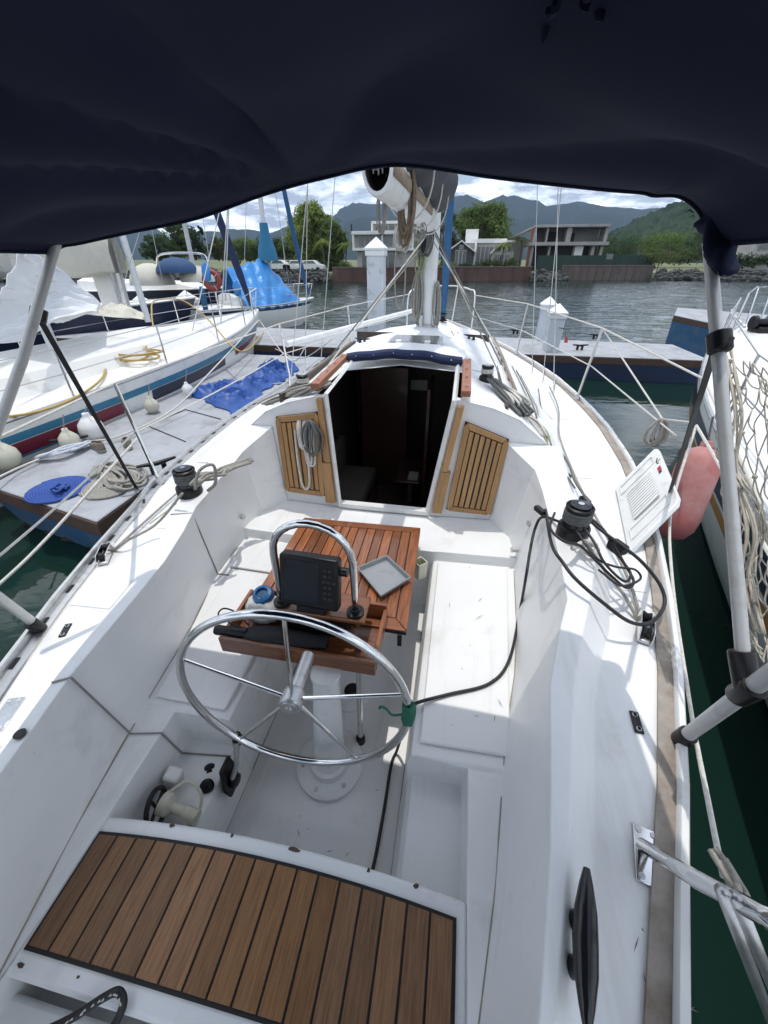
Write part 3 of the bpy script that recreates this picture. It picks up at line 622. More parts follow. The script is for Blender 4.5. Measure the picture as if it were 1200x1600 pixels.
# winches
def winch(c, small=False, handle=True):
    c = Vector(c); k = 0.72 if small else 1.0
    w = MB().lathe([(0.074 * k, 0), (0.074 * k, 0.055 * k), (0.066 * k, 0.066 * k)], c, n=28).build('winch', BLACK, yacht)
    MB().lathe([(0.058 * k, 0.066 * k), (0.054 * k, 0.08 * k), (0.048 * k, 0.10 * k), (0.05 * k, 0.125 * k), (0.058 * k, 0.14 * k), (0.06 * k, 0.15 * k)], c, n=28).build('drum', BLACKG, w)
    MB().lathe([(0.062 * k, 0.15 * k), (0.064 * k, 0.165 * k), (0.056 * k, 0.17 * k), (0.05 * k, 0.162 * k)], c, n=28).build('self_tailer', BLACK, w)
    MB().lathe([(0.046 * k, 0.160 * k), (0.046 * k, 0.176 * k), (0.02 * k, 0.180 * k)], c, n=24).build('drum_top', BLACKG if not small else DULL, w)
    MB().lathe([(0.014 * k, 0.179 * k), (0.014 * k, 0.183 * k)], c, n=14).build('drum_socket', STEEL, w)
    for i in range(4):
        z = 0.088 * k + i * 0.014 * k
        if small and i > 2: break
        MB().tube([c + Vector(((0.058 * k) * math.cos(t), (0.058 * k) * math.sin(t), z + 0.002 * t)) for t in [2 * math.pi * j / 20 for j in range(20)]], 0.0075 * k, 8, closed=True).build('rope_turn', ROPED if not small else ROPEW, w, ang=180)
    return w
winch((-1.092,1.82,1.345))
winch((1.068,1.686,1.415))
winch(onroof(.66, 3.12, -.005), True)
winch(onroof(-.66, 2.75, -.005), True)
# two cleats standing on the starboard quarter, horned cleats
def cleat(c, ang, L=0.30, k=1.0, m=BLACKG, hb_=0.0):
    c = Vector(c); M3 = Matrix.Rotation(ang, 3, 'Z')
    r = [(-L / 2, 0.006), (-L / 2.6, 0.012), (-L / 5, 0.019), (0, 0.021), (L / 5, 0.019), (L / 2.6, 0.012), (L / 2, 0.006)]
    b = MB()
    pts = [c + M3 @ Vector((0, y, (0.058 + 0.010 * abs(y / (L / 2))) * k + hb_)) for y, _ in r]
    b.tube(pts, [q * k for _, q in r], 10)
    o = b.build('mooring_cleat', m, yacht, ang=60)
    for y in (-0.045, 0.045):
        p = c + M3 @ Vector((0, y * L / .3, 0))
        q = p - M3 @ Vector((1.3 * hb_, 0, 0)); MB().tube([q + Vector((0, 0, -.004)), q + Vector((0, 0, .012)), q.lerp(p, .4) + Vector((0, 0, .03)), p + Vector((0, 0, 0.055 * k + hb_))], [.030 * k, .026 * k, .016 * k, .014 * k], 14).build('cleat_leg', m, o)
cleat((0.822, 0.272, 1.242), R(-13), 0.25, 1.25, hb_=.028)
cleat(onroof(.55, 4.6, 0.0), R(70), 0.18, .6)
cleat(onroof(-.62, 4.5, 0.0), R(80), 0.18, .6)

# genoa lead blocks and track
def block(c, ang, name='genoa_block'):
    c = Vector(c); M3 = Matrix.Rotation(ang, 3, 'Z')
    o = MB().box(c + Vector((0, 0, 0.012)), (0.05, 0.17, 0.018), M3).build(name, DULL, yacht, bevel=0.008, seg=2)
    for dy in (-0.045, 0.045):
        MB().lathe([(0.02, -0.016), (0.024, -0.014), (0.018, 0), (0.024, 0.014), (0.02, 0.016)], c + M3 @ Vector((0, dy, 0.036)), M3 @ Vector((1, 0, 0)), 20).build('sheave', BLACK, o)
    for sx in (-1, 1):
        MB().prism([c + M3 @ Vector((sx * 0.021, y, z)) for y, z in ((-0.09, 0.015), (0.09, 0.015), (0.085, 0.045), (0.05, 0.062), (-0.06, 0.062), (-0.088, 0.04))], M3 @ Vector((sx * 0.005, 0, 0))).build('cheek_plate', STEEL, o, bevel=0.002)
block((1.302,1.267,1.259), R(-20)); block((-1.407,1.41,1.137), R(28))
# deck plates and fittings
def plate(c, sx, sy, ang, m=STEEL, name='deck_plate'):
    c = Vector(c); M3 = Matrix.Rotation(ang, 3, 'Z')
    o = MB().box(c + Vector((0, 0, 0.006)), (sx, sy, 0.006), M3).build(name, m, yacht, bevel=0.002)
    for a, b in ((-1, -1), (1, -1), (1, 1), (-1, 1)):
        MB().lathe([(0.008, 0), (0.007, 0.003)], c + M3 @ Vector((a * (sx / 2 - .013), b * (sy / 2 - .013), 0.009)), n=10).build('screw', DULL, o)
    return o
plate((1.046,0.482,1.247), 0.06, 0.13, R(-14)); plate((-1.058,0.534,1.152), 0.06, 0.13, R(18))
plate((1.14,0.85,1.251), 0.028, 0.075, R(-4), BLACK, 'padeye'); plate((-1.179,0.908,1.147), 0.028, 0.075, R(24), BLACK, 'padeye')
MB().lathe([(0.016, 0), (0.018, 0.006), (0.010, 0.007)], (-0.828,0.445,1.268), n=16).build('drain_fitting', BLACK, yacht)
# pushpit tube rising aft from the starboard plate
p0 = Vector((1.042,0.503,1.247))
ps = MB().tube([p0 + Vector((0, 0, 0.005)), (1.005,0.36,1.519), (1.037,0.29,1.63), (0.946,0.2,1.859)], 0.0165, 14).build('pushpit_rail', STEEL, yacht, ang=180)
MB().tube([(0.991,0.32,1.61), (1.115,0.3,1.393), (1.352,0.27,0.982)], 0.0115, 12).build('pushpit_leg', DULL, ps, ang=180)
MB().tube([(1.01,0.315,1.61), (1.15,0.3,1.378), (1.366,0.27,1.021)], 0.0115, 12).build('pushpit_leg', DULL, ps, ang=180)

# handrails on the coachroof
def handrail(a, b, n):
    a, b = Vector(a), Vector(b); d = (b - a)
    o = MB()
    o.tube([a + Vector((0, 0, 0.0)), a + d * 0.03 + Vector((0, 0, 0.05)), a + d * 0.5 + Vector((0, 0, 0.058)), a + d * 0.97 + Vector((0, 0, 0.05)), b], 0.015, 6)
    r = o.build('handrail', GREYTEAK, yacht, ang=60)
    for i in range(n):
        p = a + d * ((i + 0.5) / n); MB().box(p + Vector((0, 0, 0.02)), (0.03, 0.09, 0.06), None, 0.7).build('rail_block', GREYTEAK, r, bevel=0.004)
handrail(onroof(.88, 3.0), onroof(.82, 5.1), 7); handrail(onroof(-.93, 3.0), onroof(-.86, 5.0), 7)
# smoked deck hatch before the mast
hc = Vector((0.02, 3.98, 1.895))
dh = MB().box(hc, (0.50, 0.46, 0.035)).build('deck_hatch', DULL, yacht, bevel=0.012, seg=3)
MB().box(hc + Vector((0, 0.01, 0.02)), (0.43, 0.40, 0.012)).build('hatch_pane', SMOKE, dh, bevel=0.004)
for x in (-0.13, 0.13): MB().box(hc + Vector((x, -0.20, 0.032)), (0.05, 0.07, 0.02)).build('hatch_hinge', PVC, dh, bevel=0.004)

# mast, boom, furled sail
MX, MY = 0.03, 5.05
mast = MB().tube([(MX, MY, 1.80), (MX, MY, 4), (MX, MY, 13.0)], 0.088, 16).build('mast', pm('mast_white_paint', (0.70, 0.71, 0.70), 0.45, var=0.08, vs=12, dirt=(0.4, 0.38, 0.34), ds=6), yacht)
MB().lathe([(0.13, 0), (0.13, 0.03), (0.10, 0.06)], (MX, MY, 1.86), n=20).build('mast_step', DULL, mast)
for (dx_, dy_) in ((-.09, -.03), (.08, -.05), (-.06, -.09)): MB().box((MX + dx_, MY + dy_, 1.95), (0.04, 0.05, 0.14)).build('mast_cleat', DULL, mast, bevel=0.006)
MB().tube([(MX - 0.075, MY - 0.06, 1.9), (MX - 0.075, MY - 0.06, 3.1)], 0.010, 8).build('green_halyard', pm('pale_green_rope', (0.36, 0.50, 0.38), 0.8), mast)
def hank(name, top, L, w, n, m, parent, r=0.008, seed=1, **kw):
    rd = random.Random(seed); b = MB(); top = Vector(top)
    for i in range(n):
        ww = w * rd.uniform(.5, 1); l = L * rd.uniform(.8, 1.0); ox = rd.uniform(-.3, .3) * w; oy = rd.uniform(-.4, .4) * w
        pts = [top + Vector((ox * .3, oy * .3, 0)), top + Vector((ox - ww / 2, oy, -l * .35)), top + Vector((ox - ww * .5, oy + .01, -l * .8)), top + Vector((ox, oy, -l)), top + Vector((ox + ww * .5, oy - .01, -l * .8)), top + Vector((ox + ww / 2, oy, -l * .35))]
        b.tube(cat(pts, 5, True), r, 6, closed=True)
    return b.build(name, m, parent, ang=180, **kw)
hank('halyard_coil', (MX - 0.11, MY - 0.08, 2.45), 0.55, 0.09, 8, ROPEG, mast, seed=3)
hank('halyard_coil', (MX + 0.10, MY - 0.06, 2.35), 0.5, 0.07, 5, ROPEG, mast, seed=4)
hank('halyard_coil', (MX - 0.10, MY - 0.10, 2.9), 0.5, 0.07, 5, ROPEO, mast, seed=5)
be = Vector((-0.06, 2.55, 2.945)); bf = Vector((MX - 0.01, MY - 0.10, 2.90))
rows = []; d = (bf - be).normalized(); ux = d.cross(Vector((0, 0, 1))).normalized(); uz = ux.cross(d)
def bsec(c, k=1.0): return [c + ux * (0.080 * k * math.cos(t)) + uz * (0.118 * k * math.sin(t)) for t in [2 * math.pi * i / 20 for i in range(20)]]
inn = be + d * 0.25
boom = MB().grid([bsec(be, .84), bsec(be, 1.0), bsec(be + d * .01, 1.03), bsec(bf, 1.03), bsec(bf, .1)], closed=True).grid([bsec(be, .84), bsec(inn, .82), bsec(inn, .05)], closed=True).build('boom', MATS['mast_white_paint'], yacht, ang=50, recalc=False)
MB().grid([bsec(be + d * 0.02, .81), bsec(inn - d * .01, .79), bsec(inn - d * .02, .05)], closed=True).build('boom_end_hollow', pm('boom_hollow_shade', (0.02, 0.018, 0.012), 0.9), boom, recalc=False)  # near-black sleeve: shade of the open boom end put into its colour
ts = MB()
for i in range(9):
    a = random.uniform(-1, 1) * .04; ts.tube([be + d * 0.06 + ux * a + uz * 0.07, be + d * .05 + ux * (a + .01) + uz * random.uniform(-.03, .03)], 0.004, 5)
ts.build('frayed_ropes', ROPEG, boom)
MB().grid([[be + d * t + ux * 0.083 + uz * z + ux * (0.004 if abs(z) < .03 else 0) for z in (-0.035, 0.0, 0.035)] for t in (0.02, .6, 1.2, 1.8)]).build('boom_track', pm('stained_track', (0.26, 0.2, 0.14), 0.8, var=0.3, vs=20), boom, solid=0.004)
sb = []
for i in range(15):
    t = i / 14; c = be + d * lerp(0.35, 2.35, t) + uz * (0.10 + 0.13) + ux * (0.06 + 0.02 * math.sin(i * 2.1)); k = lerp(0.14, 0.19, t) * (0.55 if i in (0, 14) else 1) * (1 + .07 * math.sin(i * 1.9))
    sb.append([c + ux * (k * math.cos(a) * (1 + .06 * math.sin(3 * a + i))) + uz * (k * 1.1 * math.sin(a) * (1 + .05 * math.sin(4 * a + 2 * i))) for a in [2 * math.pi * j / 24 for j in range(24)]])
sail = MB().grid(sb, closed=True); sail.f.append(tuple(range(24))); sail.f.append(tuple(14 * 24 + k for k in range(24)))
sail = sail.build('furled_mainsail', CHARC, yacht, ang=180, label='charcoal canvas bundle of the furled mainsail on the boom')
for t in (.8, 1.4, 2.0):
    c = be + d * t + uz * .11 + ux * .03; MB().tube([c + ux * (0.17 * math.cos(a)) + uz * (0.27 * math.sin(a)) for a in [2 * math.pi * k / 24 for k in range(24)]], 0.006, 6, closed=True).build('sail_tie', ROPEW, sail)
# vang and topping lines under the boom
for i, (a, b_, m) in enumerate((((MX - .02, MY - .12, 2.78), (-0.80, 3.35, 1.62), ROPEW), ((MX - .03, MY - .12, 2.75), (-0.96, 3.9, 1.58), ROPED), ((MX - .04, MY - .1, 2.7), (-0.98, 4.3, 1.58), ROPEG), ((MX + .04, MY - .12, 2.8), (0.93, 3.75, 1.60), ROPED),
                          ((MX + .05, MY - .12, 2.76), (0.90, 3.3, 1.58), ROPEG), ((MX + .04, MY - .1, 2.7), (0.98, 4.2, 1.6), ROPEW))):
    MB().tube([a, b_], 0.0065, 6).build('control_line', m, boom)
MB().box((MX - .06, MY - .16, 2.66), (0.05, 0.05, 0.16)).build('vang_block', BLACK, boom, bevel=0.01)
STAIN = pm('stained_rope', (0.19, 0.145, 0.10), 0.9, var=.4, vs=30, bump=.5, bs=200)
hank('stained_strap', be + d * .62 + ux * .05 + uz * .15, .46, .07, 8, STAIN, boom, seed=15, r=.009)
hank('boom_lashing', be + d * .66 + ux * .02 - uz * .18, .16, .10, 5, ROPEW, boom, seed=16, r=.008)
hank('boom_lashing', be + d * .34 - ux * .06 - uz * .05, .22, .05, 4, ROPEG, boom, seed=17, r=.005)
hank('halyard_coil', (MX - .05, MY - .16, 2.98), .42, .12, 7, ROPED, mast, seed=18, r=.007)
hank('boom_rope_loop', (MX - .22, MY - .5, 2.85), 0.75, 0.16, 1, ROPEG, boom, seed=8, r=0.007)
hank('reef_line_bundle', be + d * 1.55 - uz * .08, 0.16, 0.09, 5, ROPEG, boom, seed=10, r=0.006)
# standing rigging
def stay(a, b, r=0.0045, m=WIRE, name='shroud'): return MB().tube([a, b], r, 6).build(name, m, yacht)
for s in (1, -1):
    for y, top in ((4.55, 8.5), (4.95, 12.8), (5.35, 8.5)):
        x = xr(y, s) - s * 0.16; z = zr(x, y)
        stay((x, y, z + .02), (MX + s * 0.08 if top > 9 else MX + s * .1, MY, top))
        MB().tube([(x, y, z), (x - s * .012, y, z + .16)], 0.011, 8).build('turnbuckle', STEEL, yacht)
MB().tube([(MX, 9.25, 1.55), (MX, 9.15, 2.2), (MX, MY + .1, 12.9)], [.045, .07, .05], 12).build('furled_jib', BLUECAN, yacht, label='blue covered rolled jib on the forestay')
MB().lathe([(0.09, 0), (0.09, .02), (0.05, .04), (0.05, .12), (0.09, .14), (0.09, .16)], (MX, 9.26, 1.45), n=20).build('furling_drum', BLACK, yacht)
# pulpit
pp = [(-0.62, 8.3, 1.38), (-0.60, 8.35, 2.0), (-0.45, 8.9, 2.06), (-0.2, 9.45, 2.08), (0.05, 9.62, 2.08), (0.3, 9.45, 2.08), (0.52, 8.9, 2.06), (0.62, 8.35, 2.0), (0.62, 8.3, 1.38)]
pul = MB().tube(cat(pp, 5), 0.0135, 10).build('pulpit', PVC, yacht, ang=180)
for s in (1, -1): MB().tube([(s * .28, 9.48, 2.08), (s * .22, 9.2, 1.42)], 0.0125, 8).build('pulpit_leg', PVC, pul)
# stanchions and lifelines
STP = {}
def stanchion(s, y, lean=0.0, hgt=0.72, top=None):
    x = xr(y, s) + s * 0.01; z = zr(x, y); t = Vector(top) if top else Vector((x + s * 0.03, y - lean, z + hgt))
    o = MB().tube([(x, y, z), t], 0.0125, 10).build('stanchion', STEEL if s < 0 else DULL, yacht)
    MB().lathe([(0.032, 0), (0.03, .012), (0.018, .03), (0.017, .05)], (x, y, z + .012), n=14).build('stanchion_base', DULL, o)
    return t
s1 = stanchion(1, 4.35, .1, .70); s2 = stanchion(1, 6.4, .1, .68); s3 = stanchion(-1, 2.25, .05, .76); s4 = stanchion(-1, 4.9, .05, .72); s5 = stanchion(-1, 6.6, .05, .7)
s0 = Vector((1.82, 2.55, 1.98))
def wire(pts, r=0.006, m=ROPEW, name='lifeline', sag=0.0):
    q = [Vector(p) for p in pts]; o = []
    for a, b in zip(q, q[1:]):
        for k in range(8): t = k / 8; v = a.lerp(b, t); v.z -= sag * 4 * t * (1 - t); o.append(v)
    o.append(q[-1]); return MB().tube(o, r, 6).build(name, m, yacht, ang=180)
dz = Vector((0, 0, -.34))
wire([(.62, 8.35, 2.0), s2, s1, s0, (1.24, 0.85, 1.95)], 0.0065)
wire([(.62, 8.35, 1.66), s2 + dz, s1 + dz, (1.80, 2.55, 1.64)], 0.0055)
wire([(-.60, 8.35, 2.0), s5, s4, s3, (-1.27, 0.8, 1.95)], 0.0065)
wire([(-.60, 8.35, 1.66), s5 + dz, s4 + dz, s3 + dz, (-1.27, .8, 1.55)], 0.0055, sag=.02)
MB().tube([(-1.55, 4.6, 1.72), (-0.35, 8.2, 1.78)], 0.035, 12).build('whisker_pole', pm('white_pole', (0.7, 0.7, 0.68), 0.4), yacht)
# sheets running along the side decks
def deckrope(pts, r, m, nm='sheet'): return rope(nm, pts, r, m, yacht)
cs = Vector((1.01,1.53,1.52))
deckrope([cs + Vector((.06, 0, -.02)), (1.19, 1.50, 1.36), (1.25, 1.40, 1.32), (1.301,1.301,1.259)], 0.0075, ROPEG)
deckrope([(1.304,1.25,1.259), (1.32, 1.6, 1.30), (1.29, 2.2, 1.32), (1.28, 2.65, 1.34), (1.30, 3.2, 1.36), (1.42, 3.9, 1.36), (1.45, 4.6, 1.38)], 0.0075, ROPEG)
deckrope([(1.22, 1.95, 1.44), (1.22, 2.3, 1.40), (1.24, 2.7, 1.38), (1.12, 3.3, 1.42), (1.12, 4.2, 1.46)], 0.0075, ROPED)
deckrope([(1.16, 2.1, 1.46), (1.16, 2.5, 1.42), (1.20, 2.9, 1.38), (1.22, 3.6, 1.40), (1.3, 4.4, 1.40)], 0.006, ROPED)
cp = Vector((-0.959,1.661,1.45))
deckrope([cp + Vector((-.05, 0, 0)), (-1.22, 1.62, 1.24), (-1.33, 1.48, 1.2), (-1.406,1.457,1.137)], 0.0075, ROPEG)
deckrope([(-1.409,1.422,1.137), (-1.4, 1.6, 1.16), (-1.42, 2.2, 1.17), (-1.3, 3.0, 1.25), (-1.3, 4.0, 1.32)], 0.0075, ROPEG)
MB().tube([(-1.384,1.735,1.138), (-1.364,1.988,1.139)], 0.009, 6).build('deck_cord', ROPEO, yacht)
for i_ in range(3): MB().tube([onroof(.98 + .05 * i_, 2.75 + .1 * i_, .012), onroof(1.02 + .05 * i_, 3.4, .012), onroof(.98 + .05 * i_, 4.3, .012)], .006, 6).build('deck_line', ROPEG if i_ != 1 else ROPED, yacht)
for (a, b_) in (((0.66, 3.05, 1.70), (0.36, 4.85, 1.86)), ((0.70, 3.1, 1.70), (0.40, 4.85, 1.86)), ((0.63, 3.05, 1.72), (0.33, 4.85, 1.87))): MB().tube([a, b_], 0.009, 6).build('halyard_tail', ROPEG, yacht)
MB().box((1.235, 2.10, 1.375), (0.045, 0.07, 0.05), Matrix.Rotation(.2, 3, 'Z')).build('rope_clutch', BLACK, yacht, bevel=0.008)
# small fittings on the cockpit sides
for p, ax in (((-1.084,2.137,1.2), (0.9, -.35, .1)), ((-0.994,2.092,1.02), (0.95, -.2, 0.1)), ((1.002,2.092,1.2), (-0.9, -.3, .1)), ((0.945,2.097,0.98), (-.95, -.2, .1))):
    MB().lathe([(0.024, -.02), (0.024, .004), (0.015, .006), (0.014, .045), (0.018, .047), (0.018, .055)], p, ax, 16).build('cockpit_fitting', DULL, yacht)
# engine throttle, plugs and pump sockets on the port side near the wheel
tc_ = Vector((-0.378, 0.70, 0.66))
th = MB().prism([(-0.374, 0.63, 0.55), (-0.374, 0.71, 0.55), (-0.388, 0.73, 0.64), (-0.392, 0.72, 0.73), (-0.392, 0.65, 0.73), (-0.384, 0.62, 0.62)], (0.018, 0, 0.0)).build('throttle_control', BLACK, yacht, bevel=0.008)
MB().tube([(-0.355, 0.67, 0.65), (-0.33, 0.69, 0.72), (-0.335, 0.74, 0.82)], [.012, .010, .014], 10).build('throttle_lever', DULL, th)
MB().lathe([(0.02, 0), (0.022, .03), (0.014, .05)], (-0.337, 0.745, 0.80), (0, .3, 1), 14).build('lever_knob', BLACK, th)
MB().lathe([(0.028, 0), (0.028, .02), (0.02, .024)], (-0.36, 0.675, 0.615), (1, 0, 0), 16).build('throttle_pivot', BLACK, th)
MB().box((-0.6, 0.62, 0.665), (0.07, 0.06, 0.09), Matrix.Rotation(.3, 3, 'Y')).build('pump_housing', PVC, yacht, bevel=0.012)
for i, p in enumerate(((-0.49, 0.70, 0.60), (-0.455, 0.63, 0.63))): MB().lathe([(0.027, 0), (0.03, .01), (0.022, .02), (0.012, .022), (0.012, .03)], p, (0.3, -.5, .6), 18).build('deck_plug', BLACK, yacht)
hwq = Vector((1, .25, .1)).normalized().to_track_quat('Z', 'Y'); hwc = Vector((-0.585, 0.50, 0.69))
hw_ = MB().tube([hwc + hwq @ Vector((.068 * math.cos(a), .068 * math.sin(a), 0)) for a in [2 * math.pi * k / 32 for k in range(32)]], .0095, 10, closed=True).build('pump_handwheel', BLACK, yacht, ang=180)
for k in range(4): a = k * math.pi / 2; MB().tube([hwc, hwc + hwq @ Vector((.064 * math.cos(a), .064 * math.sin(a), 0))], .007, 8).build('wheel_spoke', BLACK, hw_)
MB().lathe([(0.045, 0), (0.04, .03), (0.02, .05), (0.02, .10), (0.028, .105), (0.028, .16)], (-0.57, 0.52, 0.69), (.9, -.1, -.1), 18).build('pump_valve', CREAMPL, yacht)
MB().tube(cat([(-.56, .56, .70), (-.50, .60, .72), (-.44, .58, .68), (-.43, .52, .64), (-.46, .46, .63)], 5), .0065, 8).build('pump_hose', CREAMPL, yacht)

# ---------------- bimini: frame and canopy
for nm, pts, r, m in (('bimini_leg', [(1.255, 0.81, 1.26), (1.17,0.675,1.71), (1.13,0.605,1.94), (1.03, 0.25, 2.5)], 0.0185, ALU), ('bimini_leg', [(-1.30, 0.90, 1.15), (-1.24, 0.80, 1.5), (-1.1, 0.5, 2.05), (-1.0, 0.2, 2.5)], 0.0185, ALU),
                      ('bimini_pole', [(1.165,0.675,1.719), (1.035,1.329,2.587)], 0.0145, ALU), ('bimini_pole', [(-1.22, 0.93, 1.85), (-1.08, 1.2, 2.25), (-0.96, 1.42, 2.62)], 0.0165, ALU)):
    MB().tube(pts, r, 14).build(nm, m, yacht)
for c_, ax, kl in [(a_, b_, .5 if a_[2] > 2.3 else 1) for a_, b_ in (((1.17,0.675,1.71), (-.2, -.4, 1)), ((1.16,0.699,1.751), (-.2, .75, .9)), ((1.248, 0.80, 1.29), (-.1, -.25, 1)), ((-1.29, .885, 1.18), (.1, -.3, 1)), ((-1.06,1.314,2.383), (.25, .5, 1)), ((1.06,1.151,2.381), (-.15, .75, 1)))]:
    MB().lathe([(0.024, -.045 * kl), (0.026, -.04 * kl), (0.026, .04 * kl), (0.024, .045 * kl)], c_, ax, 14).build('pole_joint', BLACK, yacht)
def strap(a, b, w, nm='tension_strap'):
    a, b = Vector(a), Vector(b); sd = (b - a).cross(Vector((.44, 0, 2.55)) - a).normalized() * w / 2
    sd = (b - a).cross(Vector((0.3, -1, 0.4))).normalized() * w / 2
    MB().prism([a - sd, a + sd, b + sd, b - sd], (b - a).cross(sd).normalized() * 0.003).build(nm, NAVYW, yacht)
strap((-1.06,1.311,2.367), (-1.76, 2.10, 1.16), 0.03)
strap((1.09,1.212,2.371), (1.74, 2.25, 1.36), 0.05)
# canopy surface: front hem runs past the poles, the cloth slopes up and aft over the cockpit
HEM = [(-0.985, 1.40, 2.572), (-0.96, 1.42, 2.592), (-0.90, 1.43, 2.600), (-0.70, 1.44, 2.63), (-0.45, 1.45, 2.665), (-0.2, 1.44, 2.72), (0.0, 1.42, 2.752), (0.22, 1.40, 2.772), (0.5, 1.38, 2.735), (0.75, 1.36, 2.705), (0.85, 1.35, 2.695), (0.88, 1.345, 2.688), (0.935, 1.335, 2.684), (0.985, 1.325, 2.655), (1.015, 1.315, 2.615), (1.045, 1.31, 2.585)]
hem = cat(HEM, 6); rows = []
NR = 60
for j in range(NR):
    t = j / (NR - 1); row = []
    for i, hpt in enumerate(hem):
        y = lerp(hpt.y, -1.3, t); xn = (hpt.x - 0.03) / 1.02
        top = 2.90 - 0.315 * abs(xn) ** 2.6
        f = 1 - (1 - min(1, t * 1.25)) ** 2.1
        z = lerp(hpt.z, top, f)
        edge = min(1, (1 - abs(xn)) * 6 + .05)
        an = math.atan2((hpt.y + .05 - y), (hpt.x + 0.06)); rr_ = math.hypot(hpt.y + .05 - y, hpt.x + 0.06)
        fold = 0.040 * (1 - 1.6 * abs(math.sin(an * 6.5 + 0.9 * math.sin(an * 3))) ** .7) * math.exp(-rr_ * .9) * min(1, rr_ * 5) * min(1, t * 9)
        fold += 0.012 * noise.noise(Vector((hpt.x * 2.2, y * 5.0, 0.3))) * min(1, t * 8)
        sw = 0.034 * math.sin((y + hpt.x * (0.45 if hpt.x < 0 else -0.15)) * 14 + 1) * max(0, (abs(hpt.x + .05) - 0.25)) * min(1, t * 6) * (1 - t)
        row.append(Vector((hpt.x, y, z + (fold + sw) * edge)))
    rows.append(row)
can = MB().grid(rows).build('bimini_canopy', NAVY, yacht, ang=180, solid=0.004, label='navy canvas bimini overhead with a ragged starboard corner')
MB().tube([p + Vector((0, .002, -.003)) for p in hem], 0.0055, 8).build('hem', NAVY, can, ang=180)
for s_ in (0, -1): MB().tube([r[s_] + Vector((0, 0, -.003)) for r in rows], 0.0055, 8).build('hem', NAVY, can, ang=180)
wr = []
for i in range(9):
    t = i / 8; c = Vector((1.03, 1.315, 2.635)).lerp(Vector((1.055, 1.24, 2.525)), t)
    wr.append([c + Vector((math.cos(a), .9 * math.sin(a), .35 * math.sin(a * 2 + i))) * (0.040 - .018 * t) * (1 + .16 * math.sin(3 * a + i * 1.3) + .12 * random.random()) for a in [2 * math.pi * k / 22 for k in range(22)]])
MB().grid(wr, closed=True).build('frayed_corner', NAVY, can, ang=60, solid=0.003)
fr_ = MB()
for i in range(7):
    p = Vector((lerp(.96, 1.03, random.random()), 1.33, 0)); p.z = lerp(2.683, 2.60, max(0, (p.x - .93) / .1)); fr_.tube([p, p + Vector((random.uniform(-.01, .012), random.uniform(-.01, .01), -random.uniform(.003, .008)))], [.0012, .0005], 4)
fr_.build('frayed_threads', NAVY, can)
rg = MB()
for i in range(16):
    p = Vector((0.553,0.75,2.811)) + Vector((random.uniform(-.04, .04), random.uniform(-.04, .04), random.uniform(-.004, .012)))
    rg.tube(cat([p, p + Vector((random.uniform(-.012, .012), 0, -.012)), p + Vector((random.uniform(-.015, .02), random.uniform(-.01, .01), -random.uniform(.012, .03)))], 3), [0.0055] * 6 + [0.0006], 5)
rg.build('torn_cloth', NAVY, can)

# ================================================================ loose things aboard
wb = thing('washboard', 'white louvred companionway door leaning against the starboard lifeline', 'hatch door', (1.45, 2.1, 1.27))
TL, TR, BR, BL = Vector((1.75, 2.62, 1.54)), Vector((1.645, 1.99, 1.495)), Vector((1.395, 1.775, 1.283)), Vector((1.535, 2.48, 1.288))
nrm = (TR - TL).cross(BL - TL).normalized()
if nrm.x > 0: nrm = -nrm
def wq(u, v): return BL.lerp(BR, u).lerp(TL.lerp(TR, u), v)      # u along the bottom, v up
MB().prism([wq(.0, .0), wq(1, 0), wq(1, .94), wq(.94, 1), wq(.06, 1), wq(0, .94)], nrm * -0.03).build('door_board', PVC, wb, bevel=0.006)
def bar(u0, u1, v0, v1, h, nm, m=PVC, tilt=0): MB().prism([wq(u0, v0) + nrm * 0.0005, wq(u1, v0) + nrm * 0.0005, wq(u1, v1) + nrm * tilt, wq(u0, v1) + nrm * tilt], nrm * h).build(nm, m, wb, bevel=0.0015, seg=1)
for u0, u1 in ((.08, .22), (.78, .92)):
    for a in ((u0, u1, .10, .12), (u0, u1, .84, .86), (u0, u0 + .012, .12, .84), (u1 - .012, u1, .12, .84)): bar(*a, 0.006, 'moulding')
for i in range(11): bar(.29 + i * .04, .315 + i * .04, .22, .74, 0.009, 'louvre_slat')
for i in range(11): bar(.318 + i * .04, .328 + i * .04, .23, .73, 0.001, 'louvre_gap', pm('louvre_shadow_gap', (0.25, 0.25, 0.25), .8))
bar(.34, .42, .86, .93, 0.0015, 'sticker', pm('red_sticker', (0.4, 0.03, 0.03), .5)); bar(.42, .45, .86, .92, 0.0015, 'sticker', CAULK)
rope('anchor_print', [wq(.20, .93) + nrm * .001, wq(.22, .90) + nrm * .001, wq(.25, .89) + nrm * .001, wq(.28, .9) + nrm * .001, wq(.29, .93) + nrm * .001], .0025, CAULK, wb); MB().tube([wq(.25, .89) + nrm * .001, wq(.25, .97) + nrm * .001], .0025, 6).build('anchor_print', CAULK, wb)

fd = thing('boat_fender', 'faded pink fender hanging between the two hulls', 'fender', (1.93,2.39,1.296))
fa, fb = Vector((2.02,2.599,1.531)), Vector((1.92,2.37,1.074)); fdv = (fb - fa).normalized(); fl = (fb - fa).length
MB().lathe([(0.03, -.03), (0.085, 0), (0.112, .05), (0.118, .12), (0.118, fl - .1), (0.106, fl - .02), (0.07, fl + .04), (0.03, fl + .06)], fa, fdv, 28).build('fender_body', PINK, fd, ang=50)
MB().lathe([(0.035, -.03), (0.035, -.06), (.02, -.07)], fa, fdv, 14).build('fender_eye', PINK, fd)
MB().tube([fa - fdv * .06, fa + Vector((-.03, .02, .22))], .006, 6).build('fender_line', ROPED, fd)

